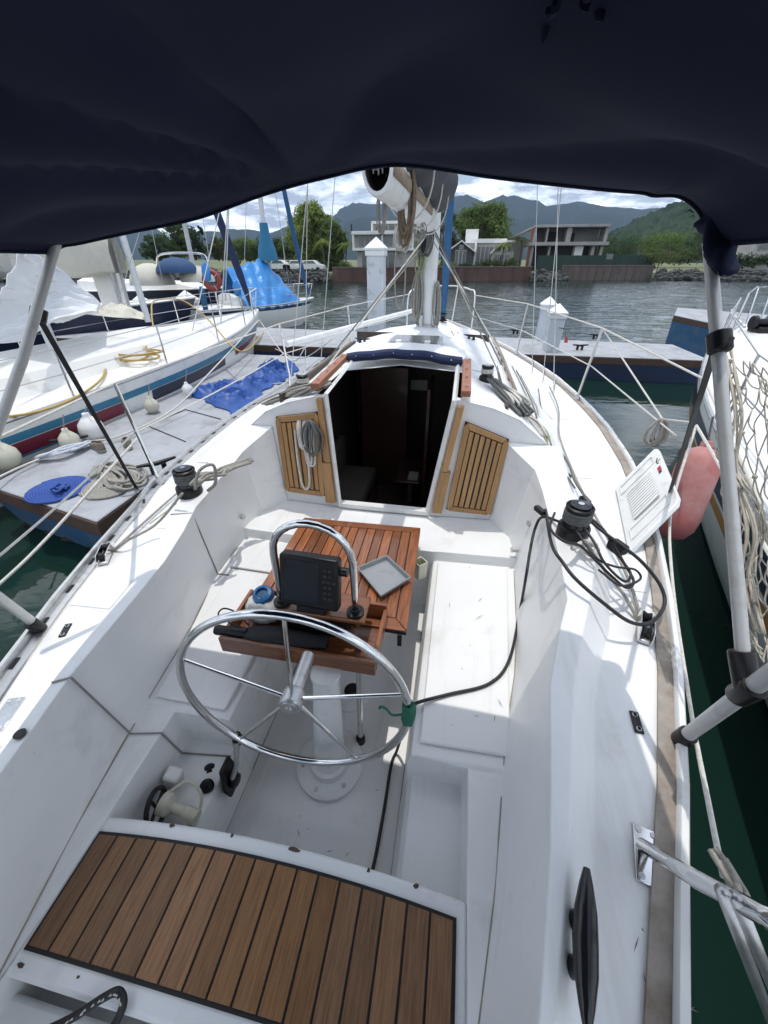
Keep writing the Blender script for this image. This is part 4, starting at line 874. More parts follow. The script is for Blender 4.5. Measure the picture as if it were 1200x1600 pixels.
um = thing('folded_umbrella', 'black folded umbrella lying in the wooden tray behind the wheel', 'umbrella', (-0.35, 1.10, 1.04))
u0, u1 = Vector((-0.545, 1.06, 1.115)), Vector((-0.02, 1.10, 1.085)); ud = (u1 - u0).normalized()
MB().lathe([(0.02, 0), (0.024, .01), (0.022, .06), (0.026, .13), (0.024, .15)], u0, ud, 16).build('handle', BLACK, um)
q = []
for i in range(10):
    t = i / 9; c_ = (u0 + ud * .15).lerp(u1, t); k = .03 + .025 * math.sin(math.pi * min(1, t * 1.15))
    q.append([c_ + Vector((0, math.cos(a), math.sin(a) * .6)) * k * (1 + .2 * math.sin(3 * a + t * 6)) for a in [2 * math.pi * j / 16 for j in range(16)]])
MB().grid(q, closed=True).build('cover', CHARC if False else pm('black_nylon', (0.01, 0.01, 0.013), 0.75, bump=.3, bs=40), um, ang=180)
rope('wrist_loop', [u0 + ud * .13 + Vector((0, .01, .02)), u0 + Vector((0.0, .05, .03)), u0 + Vector((-.01, .10, .03)), u0 + Vector((.06, .09, .03)), u0 + ud * .15 + Vector((0, .03, .02))], .004, BLACK, um)

bg_ = thing('cloth_bundle', 'white cloth bundle with a blue bottle top beside the chart plotter', 'bundle', (-0.38, 1.22, 1.05))
bb = MB(); bc = Vector((-0.375, 1.22, 1.12)); q = []
for i in range(10):
    th = math.pi * (i + .5) / 10
    q.append([bc + Vector((math.sin(th) * math.cos(a) * .095, math.sin(th) * math.sin(a) * .075, math.cos(th) * .075)) * (1 + .16 * noise.noise(Vector((math.cos(a) * 2, math.sin(a) * 2, th * 3)))) for a in [2 * math.pi * j / 22 for j in range(22)]])
bb.grid(q, closed=True).build('cloth', pm('white_cotton', (0.5, 0.5, 0.48), .9, var=.2, vs=20, bump=.4, bs=40), bg_, ang=180)
MB().lathe([(0.05, 0), (0.052, .02), (0.045, .04), (0.03, .045), (0.028, .03)], bc + Vector((0.0, 0.02, .055)), (0, -.35, 1), 20).build('blue_top', pm('blue_bottle_plastic', (0.01, 0.08, 0.2), .3, var=.4, vs=30), bg_)

cp_ = thing('chart_plotter', 'black chart plotter with a row of buttons inside the steel hoop', 'chart plotter', (-0.1, 1.2, 1.2))
M3 = Matrix.Rotation(R(-14), 3, 'X') @ Matrix.Rotation(R(-3), 3, 'Z')
pc = Vector((-0.105, 1.20, 1.365))
def pp_(x, y, z): return pc + M3 @ Vector((x, y, z))
MB().box(pc, (0.27, 0.06, 0.25), M3).build('case', BLACK, cp_, bevel=0.014, seg=3)
MB().box(pp_(-0.035, -0.031, 0.005), (0.165, 0.004, 0.20), M3).build('screen', SCREEN, cp_, bevel=0.002)
for r_ in range(6):
    for c_ in range(2 if r_ != 2 else 3): MB().box(pp_(0.078 + c_ * 0.022 - (0.005 if r_ == 2 else 0), -0.032, 0.075 - r_ * 0.027), (0.014, 0.006, 0.012), M3).build('button', pm('button_grey', (0.04, 0.04, 0.045), .5), cp_, bevel=0.002, seg=1)
MB().lathe([(0.02, 0), (0.02, .03)], pp_(0.137, 0.01, .06), M3 @ Vector((1, 0, 0)), 16).build('bracket_knob', BLACK, cp_)
MB().box(pp_(0, .02, -.14), (0.14, .06, .05), M3).build('bracket', BLACK, cp_, bevel=.006)

pt = thing('plastic_tray', 'shallow grey plastic tray lying on the varnished table', 'tray', (0.155, 1.60, 1.055))
A, B, C_, D_ = [Vector(p) for p in ((-0.008,1.63,1.057), (0.135,1.765,1.057), (0.296,1.604,1.057), (0.162,1.438,1.057))]
cen = (A + B + C_ + D_) / 4
def ring(k, z): return [(cen + (p - cen) * k) + Vector((0, 0, z)) for p in (A, A.lerp(B, .06), B.lerp(A, .06), B, B.lerp(C_, .06), C_.lerp(B, .06), C_, C_.lerp(D_, .06), D_.lerp(C_, .06), D_, D_.lerp(A, .06), A.lerp(D_, .06))]
tm = MB().grid([ring(.93, 0), ring(1.0, .03), ring(1.03, .032), ring(1.02, .027), ring(.96, .03), ring(.9, .006)], closed=True)
tm.f.append(tuple(range(5 * 12, 6 * 12))); tm.f.append(tuple(range(11, -1, -1)))
tm.build('tray_body', GREYP, pt)

cab = thing('power_cable', 'black power cable coiled at the starboard winch and running across the bench', 'cable', (0.6, 1.2, 0.87))
def cabl(pts, nm='cable', r=.0075): return rope(nm, pts, r, BLKROPE, cab, sub=8)
cabl([(1.02, 1.72, 1.46), (0.965,1.864,1.392), (0.945,1.878,1.304), (0.915,1.751,1.238), (0.89,1.615,1.181), (0.914,1.646,0.895), (0.832,1.32,0.886), (0.73,1.17,0.882), (0.541,1.081,0.88), (0.396,1.01,0.878), (0.37, 1.0, .80), (0.325, 1.01, .45), (0.305, .95, .418), (0.303, .75, .416), (0.295, 0.55, .416), (0.27, .48, .418)])
cabl([(0.96, 1.83, 1.46), (0.921,1.474,1.5), (0.955,1.373,1.48), (0.995,1.303,1.46), (1.086,1.233,1.42), (1.2,1.203,1.36), (1.296,1.238,1.34), (1.384,1.348,1.34), (1.382,1.421,1.38), (1.316,1.486,1.44), (1.249,1.549,1.47), (1.157,1.64,1.5), (1.10, 1.74, 1.52)])
cabl([(1.10, 1.77, 1.50), (1.157,1.652,1.51), (1.207,1.59,1.47), (1.249,1.498,1.42), (1.279,1.43,1.38), (1.233,1.382,1.38), (1.16,1.418,1.42), (1.091,1.452,1.47), (1.038,1.486,1.5), (0.965,1.479,1.52), (0.922,1.555,1.53), (0.98, 1.74, 1.50)], r=.006)
cabl([(1.13, 1.76, 1.50), (1.186,1.634,1.49), (1.223,1.55,1.44), (1.269,1.46,1.4), (1.224,1.399,1.4), (1.139,1.43,1.46), (1.109,1.508,1.5), (1.082,1.583,1.52)], r=.006)
cabl([(1.05, 1.60, 1.5), (1.11,1.468,1.46), (1.187,1.441,1.44), (1.296,1.486,1.4), (1.326,1.473,1.36), (1.202,1.367,1.4), (1.101,1.381,1.46)], r=.005)
MB().box((1.242,1.587,1.44), (0.06, .08, .05), Matrix.Rotation(.5, 3, 'Z')).build('plug', BLACK, cab, bevel=.012)
MB().box((0.925, 1.80, 1.47), (0.03, .07, .03), Matrix.Rotation(.5, 3, 'Z')).build('plug', BLACK, cab, bevel=.008)
rope('rope_tail', [cs + Vector((0.0, -.06, -.03)), (1.10, 1.58, 1.46), (1.15, 1.56, 1.44), (1.11, 1.52, 1.43), (1.08, 1.57, 1.44), (1.16, 1.60, 1.43)], .011, ROPEW, yacht)

def strands(name, path, n, w, r, m, seed, label=None, cat_=None, group=None, fl=0.4):
    rd = random.Random(seed); b = MB(); P = [Vector(p) for p in path]
    for i in range(n):
        off = Vector((rd.gauss(0, w), rd.gauss(0, w), abs(rd.gauss(0, w * fl))))
        b.tube(cat([p + off * (0.5 + .5 * math.sin(math.pi * k / (len(P) - 1))) + Vector((rd.gauss(0, w * .35), rd.gauss(0, w * .35), abs(rd.gauss(0, w * .2)))) for k, p in enumerate(P)], 5), r, 6)
    return b.build(name, m, None, ang=180, label=label, cat=cat_, group=group)
strands('rope_hank', [onroof(.70, 3.0, .05), onroof(.78, 2.80, .03), onroof(.90, 2.62, .02), (0.848,2.816,1.64), (0.972,2.702,1.6), (1.047,2.567,1.54)], 16, .030, .008, ROPED, 5, 'dark grey hank of rope draped below the starboard halyard winch', 'rope')
strands('rope_hank', [onroof(.74, 2.95, .05), onroof(.86, 2.7, .04), (0.82,2.792,1.66), (0.945,2.693,1.62), (1.022,2.577,1.57)], 12, .034, .0085, ROPEW, 6, 'pale rope twisted through the dark hank on the starboard side', 'rope')
strands('rope_hank', [(0.898,2.834,1.66), (0.984,2.764,1.62), (1.039,2.623,1.58), (1.07,2.52,1.53)], 5, .018, .006, ROPEO, 7, 'thin olive cord tangled at the aft end of the starboard hank', 'cord')
strands('rope_hank', [(-0.451,2.657,1.82), (-0.523,2.587,1.8), (-0.658,2.618,1.74), (-0.834,2.699,1.66), (-1.024,2.827,1.58)], 14, .034, .008, ROPEG, 8, 'beige rope bundle lying over the port shoulder of the coachroof', 'rope')
hk = MB(); rd = random.Random(12)
for i in range(7):
    x = -0.565 + rd.gauss(0, .03); zz_ = 1.70; L_ = (0.62 if i == 0 else .42 if i < 3 else rd.uniform(.22, .32)); w_ = rd.uniform(.04, .10)
    hk.tube(cat([(x, 2.62, 1.70), (x - w_ / 2, 2.52, 1.64), (x - w_ / 2, 2.455, zz_ - L_ * .5), (x - w_ * .4, 2.45, zz_ - L_ * .9), (x, 2.445, zz_ - L_), (x + w_ * .4, 2.45, zz_ - L_ * .9), (x + w_ / 2, 2.455, zz_ - L_ * .5), (x + w_ / 2, 2.52, 1.64), (x + .01, 2.60, 1.72)], 5), .0085, 7)
hk.build('hanging_rope', ROPEW, None, ang=180, label='pale rope loops hanging over the port teak panel', cat='rope')
hank('hanging_rope', (-0.53, 2.46, 1.62), 0.26, 0.10, 9, ROPED, None, r=.0075, seed=14, label='short dark grey rope coil hanging beside the companionway', cat='rope')
strands('rope_tail', [cp + Vector((.02, .04, .03)), cp + Vector((.05, .12, .05)), cp + Vector((.06, .24, .0)), cp + Vector((.02, .36, -.03)), cp + Vector((.12, .5, -.02))], 6, .022, .009, ROPEG, 9, 'beige sheet tail bunched forward of the port winch', 'rope')
rope('rope_loop', [cp + Vector((.02, .02, .02)), cp + Vector((.05, .06, .12)), cp + Vector((.1, .12, .13)), cp + Vector((.1, .1, .03)), cp + Vector((.05, .08, -.02))], .009, ROPEG, yacht)
bl = rope('braided_rope', [(-0.499,-0.062,0.84), (-0.405,-0.012,0.855), (-0.339,0.033,0.875), (-0.302,0.05,0.885), (-0.279,0.038,0.875), (-0.281,0.013,0.855), (-0.294,-0.025,0.84)], .0105, BLKROPE, None, label='black braided rope loop beside the helm seat corner', cat='rope')
fl_ = MB(); pts = cat([(-0.499,-0.062,0.84), (-0.405,-0.012,0.855), (-0.339,0.033,0.875), (-0.302,0.05,0.885), (-0.279,0.038,0.875)], 8)
for i, p in enumerate(pts[:-1]):
    if rd.random() < .5: p = p + Vector((rd.uniform(-.004, .004), 0, -.0015)); d_ = (pts[i + 1] - p).normalized(); fl_.box(p + Vector((.0, -.006, .0085)), (.004, .008, .003), d_.to_track_quat('Y', 'Z').to_matrix())
fl_.build('rope_fleck', ROPEW, bl, flat=True)
# rope hitched on the starboard lifeline, and lines over the side
lh = Vector((1.8,2.781,1.666))
hank('rope_coil', lh, .20, .09, 6, ROPEG, None, r=.008, seed=21, label='small rope coil hitched on the starboard lifeline above the louvred door', cat='rope')
MB().tube([s1, lh], .006, 6).build('lifeline', ROPEW, yacht); MB().tube([lh, (1.95,2.72,1.675)], .006, 6).build('lifeline', ROPEW, yacht)
rope('mooring_line', [(1.86,2.509,1.726), (1.68,2.088,1.407), (1.52,1.589,1.307), (1.34,0.947,1.263), (1.2,0.585,1.346), (1.14,0.424,1.382)], .007, ROPEW, None, label='thin white line running aft outside the starboard rail', cat='rope')
ml = MB().tube(cat([(1.86,2.509,1.726), (1.83,2.157,1.659), (1.75,1.804,1.641), (1.6,1.281,1.655)], 5), .008, 6).build('mooring_line', ROPEW, None, label='white line crossing behind the net to the neighbouring boat', cat='rope')
strands('rope_knot', [(1.14,0.455,1.392), (1.13,0.411,1.405), (1.12,0.377,1.432), (1.1,0.35,1.472)], 5, .012, .007, ROPEG, 31, 'frayed rope knot tied to the pushpit tube', 'rope')
rope('mooring_line', [(-1.9,1.099,1.054), (-1.88,1.42,1.132), (-1.86,2.006,1.32), (-1.82,2.33,1.448)], .009, ROPEW, None, label='white mooring line slanting over the port quarter', cat='rope')

# net slung under the starboard side of the canopy
net = thing('cargo_net', 'beige knotted net hanging from the starboard bimini pole', 'net', (1.2, 1.0, 1.9))
NL = [Vector(p) for p in ((1.28,1.548,2.326), (1.28,1.45,2.214), (1.28,1.354,2.078), (1.28,1.216,1.955), (1.28,1.08,1.848), (1.28,0.968,1.749), (1.28,0.855,1.695))]
NRT = [Vector(p) for p in ((1.28,1.08,2.324), (1.28,1.013,2.242), (1.28,0.939,2.151), (1.28,0.867,2.062), (1.28,0.797,1.975), (1.28,0.738,1.88), (1.28,0.696,1.782))]
def npt(u, v):
    v = min(1, max(0, v)); k = min(5, int(v * 6)); f = v * 6 - k
    a, b_ = NL[k].lerp(NL[k + 1], f), NRT[k].lerp(NRT[k + 1], f); uu = u ** (1.7 - .7 * v)
    return a.lerp(b_, uu) + Vector((.05 * math.sin(math.pi * v) * u + .04 * noise.noise(Vector((u * 4, v * 4, 2.2))), .02 * noise.noise(Vector((u * 5, v * 5, 9))), .03 * noise.noise(Vector((u * 5, v * 6, 7.7))) - .03 * math.sin(math.pi * u)))
nm_ = MB(); NU, NV = 13, 15
for i in range(NU + 1):
    for j in range(NV + 1):
        for di in (-.5, .5):
            u0_, v0_ = (i + (.5 if j % 2 else 0)) / NU, j / NV; u1_, v1_ = (i + (.5 if j % 2 else 0) + di) / NU, (j + 1) / NV
            if j == NV or u1_ < 0: continue
            a, b_ = npt(u0_, v0_), npt(u1_, v1_); m_ = (a + b_) / 2 + Vector((random.uniform(-.008, .008), random.uniform(-.008, .008), -.008))
            nm_.tube(cat([a, m_, b_], 3), .0020, 5)
nm_.build('net_mesh', pm('beige_net_cord', (.52, .48, .40), .9, var=.2, vs=40), net, ang=180, kind='stuff')
strands('gathered_cords', [(1.27,1.527,2.325), (1.27,1.426,2.24), (1.27,1.334,2.147), (1.27,1.248,2.037), (1.27,1.161,1.995)], 14, .014, .0032, MATS['beige_net_cord'], 41)
gc = bpy.data.objects['gathered_cords']; adopt(gc, net)
strands('gathered_cords', [(1.28,1.175,1.989), (1.28,1.059,1.909), (1.28,0.986,1.806), (1.28,0.848,1.729)], 5, .012, .0035, MATS['beige_net_cord'], 42); adopt(bpy.data.objects['gathered_cords.001'], net)
kb = MB()
for k in range(26):
    u, v = random.random(), random.random(); kb.ball(npt(round(u * NU) / NU, round(v * NV / 2) * 2 / NV), .008, 6)
kb.build('knots', MATS['beige_net_cord'], net, kind='stuff')
strands('lashing', [(1.06,1.202,2.383), (1.05,1.142,2.374), (1.06,1.125,2.371), (1.07,1.135,2.391)], 8, .006, .006, NAVYW, 43); adopt(bpy.data.objects['lashing'], net)

# ================================================================ pontoons
def pontoon(name, label, top4, z, drop, paint, thick=.09, group=None, base_in=.12, hatch=None):
    P = [Vector(p) for p in top4]; c = sum(P, Vector()) / 4
    t = thing(name, label, 'pontoon', (c.x, c.y, 0), group)
    MB().prism([p - Vector((0, 0, .02)) for p in P], (0, 0, .02)).build('deck_slab', CONC, t, bevel=.01)
    MB().prism([c + (p - c) * 1.004 - Vector((0, 0, .02 + thick * 1.8)) for p in P], (0, 0, thick * 1.8 - .001)).build('timber_fender', PBROWN, t, bevel=.01)
    lo = [c + (p - c) * (1 - base_in / (p - c).length) for p in P]
    MB().add([Vector((p.x, p.y, p.z - .02 - thick * 1.8)) for p in P] + [Vector((p.x, p.y, p.z - drop)) for p in lo], [(0, 1, 2, 3), (7, 6, 5, 4)] + [(i, (i + 1) % 4, 4 + (i + 1) % 4, 4 + i) for i in range(4)]).build('float_side', paint, t)
    ms = MB(); rd = random.Random(len(label))
    for i in range(4):
        a, b = lo[i], lo[(i + 1) % 4]; n = int((b - a).length / .09)
        for k in range(min(n, 160)):
            q = a.lerp(b, (k + rd.random()) / n); ms.ball((q.x, q.y, q.z - drop + rd.uniform(.0, .12)), rd.uniform(.03, .07), 6)
    ms.build('mussel_crust', MUSSEL, t, kind='stuff')
    return t
pontoon('floating_pontoon', 'grey topped pontoon finger with blue side along the port side', [(-4.3, 2.80, .55), (-2.66, 2.42, .55), (-2.75, 9.6, .55), (-4.9, 9.6, .55)], .55, .62, PBLUE)
pontoon('floating_pontoon', 'cross pontoon with navy side ahead of the bow', [(-12, 10.9, .55), (6.3, 10.9, .55), (6.3, 13.0, .55), (-12, 14.4, .55)], .55, .6, PNAVY)
pontoon('floating_pontoon', 'tilted faded blue pontoon end floating at right', [(6.55, 14.1, 1.18), (9.0, 14.6, .72), (11.1, 17.6, .9), (8.0, 17.4, 1.1)], 1.1, 1.25, PBLUE, thick=.08)
sm = MB()
for a, b in (((-3.848,4.664,0.556), (-3.731,5.405,0.556)), ((-3.848,4.664,0.556), (-2.958,4.233,0.556)), ((-3.731,5.405,0.556), (-2.952,5.098,0.556))): sm.tube([a, b], .008, 4)
sm.build('pontoon_hatch_joint', CAULK, bpy.data.objects['floating_pontoon'])
def dock_cleat(c, ang, lab):
    t = thing('dock_cleat', lab, 'cleat', c); c = Vector(c); M_ = Matrix.Rotation(ang, 3, 'Z')
    MB().tube([c + M_ @ Vector((x, 0, z)) for x, z in ((-.2, .13), (-.1, .12), (0, .11), (.1, .12), (.2, .13))], [.015, .022, .026, .022, .015], 10).build('horn', BLACK, t)
    for x in (-.06, .06): MB().box(c + M_ @ Vector((x, 0, .055)), (.05, .06, .11), M_).build('foot', BLACK, t, bevel=.01)
dock_cleat((-2.725,3.398,0.55), R(50), 'black dock cleat nearest the port stanchion on the finger pontoon')
dock_cleat((-4.237,3.805,0.55), R(35), 'black dock cleat beside the white fenders on the finger pontoon')
dock_cleat((3.534,11.667,0.55), R(10), 'black cleat on the cross pontoon right of the white piles')
dock_cleat((4.394,13.517,0.55), R(10), 'black cleat at the far edge of the cross pontoon')
dock_cleat((2.138,14.075,0.55), R(10), 'black cleat on the cross pontoon left of the white piles')
def spiral(name, c, r, turns, tr, m, label, tail=None):
    c = Vector(c); n = int(turns * 22); pts = []
    for i in range(n):
        t = i / n; a = t * turns * 2 * math.pi; rr = .05 + (r - .05) * t
        pts.append(c + Vector((rr * math.cos(a), rr * math.sin(a), tr + .02 * (1 - t))))
    if tail: pts += [Vector(p) for p in tail]
    return MB().tube(pts, tr, 6).build(name, m, None, ang=180, label=label, cat='rope')
sp_ = spiral('coiled_rope', (-3.479,2.833,0.552), .285, 9.5, .0145, ROPEB, 'flat blue rope coil on the pontoon corner')
strands('rope_end', [(-3.477,2.775,0.6), (-3.353,2.722,0.62), (-3.384,2.814,0.61), (-3.319,2.804,0.6)], 5, .03, .012, ROPEB, 51); adopt(bpy.data.objects['rope_end'], sp_)
spiral('coiled_rope', (-3.006,2.987,0.552), .25, 8, .0145, ROPEG, 'flat beige rope coil next to the blue one', [(-3.015,2.735,0.56), (-3.244,2.822,0.56)])
strands('rope_heap', [(-3.273,3.151,0.57), (-3.291,3.323,0.6), (-3.056,3.245,0.62), (-2.847,3.17,0.6), (-2.763,3.008,0.58), (-2.879,2.978,0.6), (-3.244,3.213,0.58)], 12, .06, .014, ROPEG, 52, 'loose beige rope heap by the dock cleat', 'rope')
strands('rope_bundle', [(-4.296,3.404,0.58), (-4.103,3.477,0.62), (-4.025,3.622,0.62), (-4.054,3.884,0.6)], 9, .045, .016, pm('pale_blue_rope', (0.5, 0.53, 0.58), .85, var=.2, vs=40), 53, 'pale blue rope bundle wrapped on the cleat by the white yacht', 'rope')
rope('mooring_line', [(-4.248,3.369,0.6), (-4.222,3.033,0.62), (-4.004,2.564,0.7)], .012, ROPEW, None, label='white mooring line leading off left from the pale blue bundle', cat='rope')
def shoe(c, ang, lab):
    t = thing('shoe', lab, 'shoe', c, 'pair of shoes on the pontoon'); c = Vector(c); M_ = Matrix.Rotation(ang, 3, 'Z') * 1.12
    half = [(-.145, .018), (-.13, .034), (-.09, .040), (-.03, .036), (.03, .040), (.08, .048), (.12, .044), (.148, .026), (.156, .008)]
    out_ = half + [(x, -w) for x, w in half[::-1]]
    MB().prism([c + M_ @ Vector((x, y, 0.002)) for x, y in out_], (0, 0, .03)).build('sole', pm('shoe_sole', (.30, .28, .24), .8), t, bevel=.008)
    def top(x, k): return .03 + k * (.035 + .05 * min(1, max(0, (.06 - x) / .12)))
    rows = [[c + M_ @ Vector((x * (1 - .03 * k) - .012 * k * (x > .02), y * (1 - .12 * k - .35 * k * k * (x > .0)), top(x, k))) for x, y in out_] for k in (0, .35, .7, 1.0)]
    MB().grid(rows, closed=True).build('upper', pm('khaki_shoe', (.20, .165, .12), .85, var=.4, vs=26), t, ang=180, solid=.006)
    MB().grid([[c + M_ @ Vector((x, y, .062 - .02 * (x - .02) / .12 + .012 * math.cos(y * 40))) for y in (-.028, -.01, .01, .028)] for x in (.0, .05, .10, .138)]).build('tongue', MATS['khaki_shoe'], t, solid=.008)
    MB().box(c + M_ @ Vector((-.06, 0, .05)), (.12, .055, .02), Matrix.Rotation(ang, 3, 'Z')).build('opening_shade', BLACK, t)  # black block paints the shade inside the shoe opening
    for x in (.02, .045, .07, .095): MB().tube([c + M_ @ Vector((x, y, .078 - .17 * (x - .02))) for y in (-.026, 0, .026)], .0035, 6).build('lace', BLACK, t)
shoe((-3.875,3.817,0.556), R(150), 'khaki deck shoe on the pontoon, the one nearer the white fenders')
shoe((-3.592,3.969,0.556), R(136), 'khaki deck shoe on the pontoon, the one nearer the stanchion')
# crumpled blue tarpaulin on the finger pontoon
def crumple(name, outline, h, m, label, seed, n=56):
    P = [Vector(p) for p in outline]; rows = []
    for i in range(n + 1):
        u = i / n; row = []
        for j in range(n + 1):
            v = j / n; p = P[0].lerp(P[1], u).lerp(P[3].lerp(P[2], u), v)
            e = min(1, 5 * min(u, 1 - u, v, 1 - v)); q = Vector((p.x * 2.4, p.y * 2.4, seed))
            hgt = (abs(noise.noise(q)) * 1.5 + abs(noise.noise(q * 2.7 + Vector((1.5 * noise.noise(q), 0, 0)))) * .9 + abs(noise.noise(q * 6)) * .35 + .1)
            row.append(p + Vector((.12 * noise.noise(q * 1.3 + Vector((5, 0, 0))), .12 * noise.noise(q * 1.3 + Vector((0, 9, 0))), .012 + h * hgt * e)))
        rows.append(row)
    return MB().grid(rows).build(name, m, None, ang=30, label=label, cat='tarpaulin', solid=.004)
crumple('crumpled_tarpaulin', [(-4.135,6.126,0.55), (-2.778,5.29,0.55), (-2.966,7.104,0.55), (-3.977,7.014,0.55)], .14, TARPD, 'crumpled royal blue tarpaulin spread at the near end on the pontoon', 1.5)
crumple('crumpled_tarpaulin', [(-3.734,7.453,0.55), (-2.809,7.04,0.55), (-2.949,8.439,0.55), (-3.771,8.604,0.55)], .18, TARPD, 'smaller royal blue tarpaulin heap farther along the pontoon', 4.5)

# piles with pyramid caps
def pile(c, w, z1, label, group='white mooring piles', tilt=0.0):
    t = thing('mooring_pile', label, 'pile', (c[0], c[1], 0), group); c = Vector((c[0], c[1], 0)); h_ = w / 2
    MB().box(c + Vector((0, 0, (z1 - 1.5) / 2)), (w, w, z1 + 1.5)).build('shaft', PILE, t, bevel=.02)
    MB().box(c + Vector((0, 0, z1 - .04)), (w * 1.14, w * 1.14, .10)).build('collar', PILEC, t, bevel=.012)
    k = w * .60; o = MB().add([c + Vector((a * k, b * k, z1 + .012)) for a, b in ((-1, -1), (1, -1), (1, 1), (-1, 1))] + [c + Vector((a * k, b * k, z1 + .05)) for a, b in ((-1, -1), (1, -1), (1, 1), (-1, 1))] + [c + Vector((0, 0, z1 + .05 + w * .55))],
          [(3, 2, 1, 0), (4, 5, 8), (5, 6, 8), (6, 7, 8), (7, 4, 8)] + [(i, (i + 1) % 4, 4 + (i + 1) % 4, 4 + i) for i in range(4)]).build('pyramid_cap', PILEC, t, bevel=.006)
pb = Vector((-1.408,9.3,2.695)); pile(pb, .34, pb.z, 'tall white pile with a pyramid cap left of the mast')
p_ = Vector((2.765,11.5,1.398)); pile(p_, .36, p_.z, 'nearer white pile of the pair on the cross pontoon at right')
p_ = Vector((2.817,13.2,1.435)); pile(p_, .36, p_.z, 'farther white pile of the pair on the cross pontoon at right')
p_ = Vector((-11.758,15,1.047)); pile(p_, .62, p_.z, 'white capped pile behind the port yacht, the left one')
p_ = Vector((-10.82,16.5,1.118)); pile(p_, .62, p_.z, 'white capped pile behind the port yacht, the one nearer the tarp covered boat')
tg = thing('red_tag_line', 'thin rope with a red plastic tag at the white piles', 'line', (2.962,11.2,1.092))
MB().tube([(2.813,11.25,1.125), (3.079,11.25,1.088)], .012, 6).build('line', ROPED, tg); MB().tube([(2.992,11.25,1.071), (3.041,11.25,0.866)], .008, 6).build('line', ROPED, tg)
MB().lathe([(0.05, 0), (0.012, .14)], (3.059,11.25,0.792), n=10).build('tag', pm('red_plastic', (.5, .05, .04), .5), tg)

# ================================================================ neighbouring boats
def hull_rows(axis0, axis1, beam, fb_aft, fb_bow, n=16, tran=.62, flare=.16, bowrake=.8, keel=-.3, full=.62):
    a0, a1 = Vector((*axis0, 0)), Vector((*axis1, 0)); d = (a1 - a0); L_ = d.length; d.normalize(); sd = Vector((d.y, -d.x, 0)); rows = []; info = []
    for i in range(n + 1):
        t = i / n
        w = beam / 2 * ((tran + (1 - tran) * math.sin(math.pi / 2 * min(1, t / .45))) if t < .45 else (1 - ((t - .45) / .55) ** 2.1)); w = max(w, .012)
        z = lerp(fb_aft, fb_bow, t ** 1.6); c = a0 + d * (L_ * t); info.append((c, w, z))
        row = []
        for s in (-1, 1):
            seq = []
            for q in (0, .18, .36, .6, .85, 1.15):
                ww = w * (1 - flare * q * q) if t < .96 else w * (1 - .3 * q)
                seq.append(c + sd * (s * ww) + Vector((0, 0, z * (1 - q))) - d * (bowrake * q * max(0, (t - .7) / .3) ** 1.5))
            row += seq if s < 0 else seq[::-1]
        rows.append(row)
    return rows, info, d, sd, L_
def make_hull(root, rows, m, deckm, info, sd, stripes=(), camber=.06):
    MB().grid(rows).build('hull', m, root, ang=50)
    tr_ = MB(); tr_.add(rows[0], [tuple(range(len(rows[0])))]); tr_.build('transom', m, root)
    dr = [[c + sd * (w * k) + Vector((0, 0, z + .004 + camber * (1 - k * k))) for k in (-.985, -.6, -.2, .2, .6, .985)] for c, w, z in info]
    MB().grid(dr).build('deck', deckm, root, ang=60)
    for q0, q1, mm, nm, t0, t1 in stripes:
        for s in (-1, 1):
            rr = []
            for i, (c, w, z) in enumerate(info):
                t = i / (len(info) - 1)
                if t < t0 or t > t1: continue
                base = rows[i][:6] if s < 0 else rows[i][6:][::-1]
                def hp_(q):
                    Q = (0, .18, .36, .6, .85, 1.15)
                    for k in range(5):
                        if q <= Q[k + 1]: return base[k].lerp(base[k + 1], (q - Q[k]) / (Q[k + 1] - Q[k]))
                rr.append([hp_(q0) + sd * s * .006, hp_((q0 + q1) / 2) + sd * s * .007, hp_(q1) + sd * s * .006])
            if len(rr) > 1: MB().grid(rr).build(nm, mm, root, ang=60)
    for s in (-1, 1): MB().tube([c + sd * (s * w * .99) + Vector((0, 0, z + .02)) for c, w, z in info], .025, 6).build('toe_rail', DULL, root)
def cabin(root, info, sd, i0, i1, kw, h, m=HWHITE, name='coachroof', win=True):
    rows = []
    for i in range(i0, i1 + 1):
        c, w, z = info[i]; t = (i - i0) / (i1 - i0); hh = h * (1 - .5 * t) if i < i1 else .02; ww = w * kw * (1 if i > i0 else .98)
        if i == i0: rows.append([c + sd * (k * ww) + Vector((0, 0, z + .03)) for k in (-1, -.9, -.4, .4, .9, 1)])
        rows.append([c + sd * (k * ww) + Vector((0, 0, z + e_ * hh + .03)) for k, e_ in ((-1, 0), (-.86, .8), (-.4, 1), (.4, 1), (.86, .8), (1, 0))])
    o = MB().grid(rows).build(name, m, root, ang=40, bevel=.02)
    return o
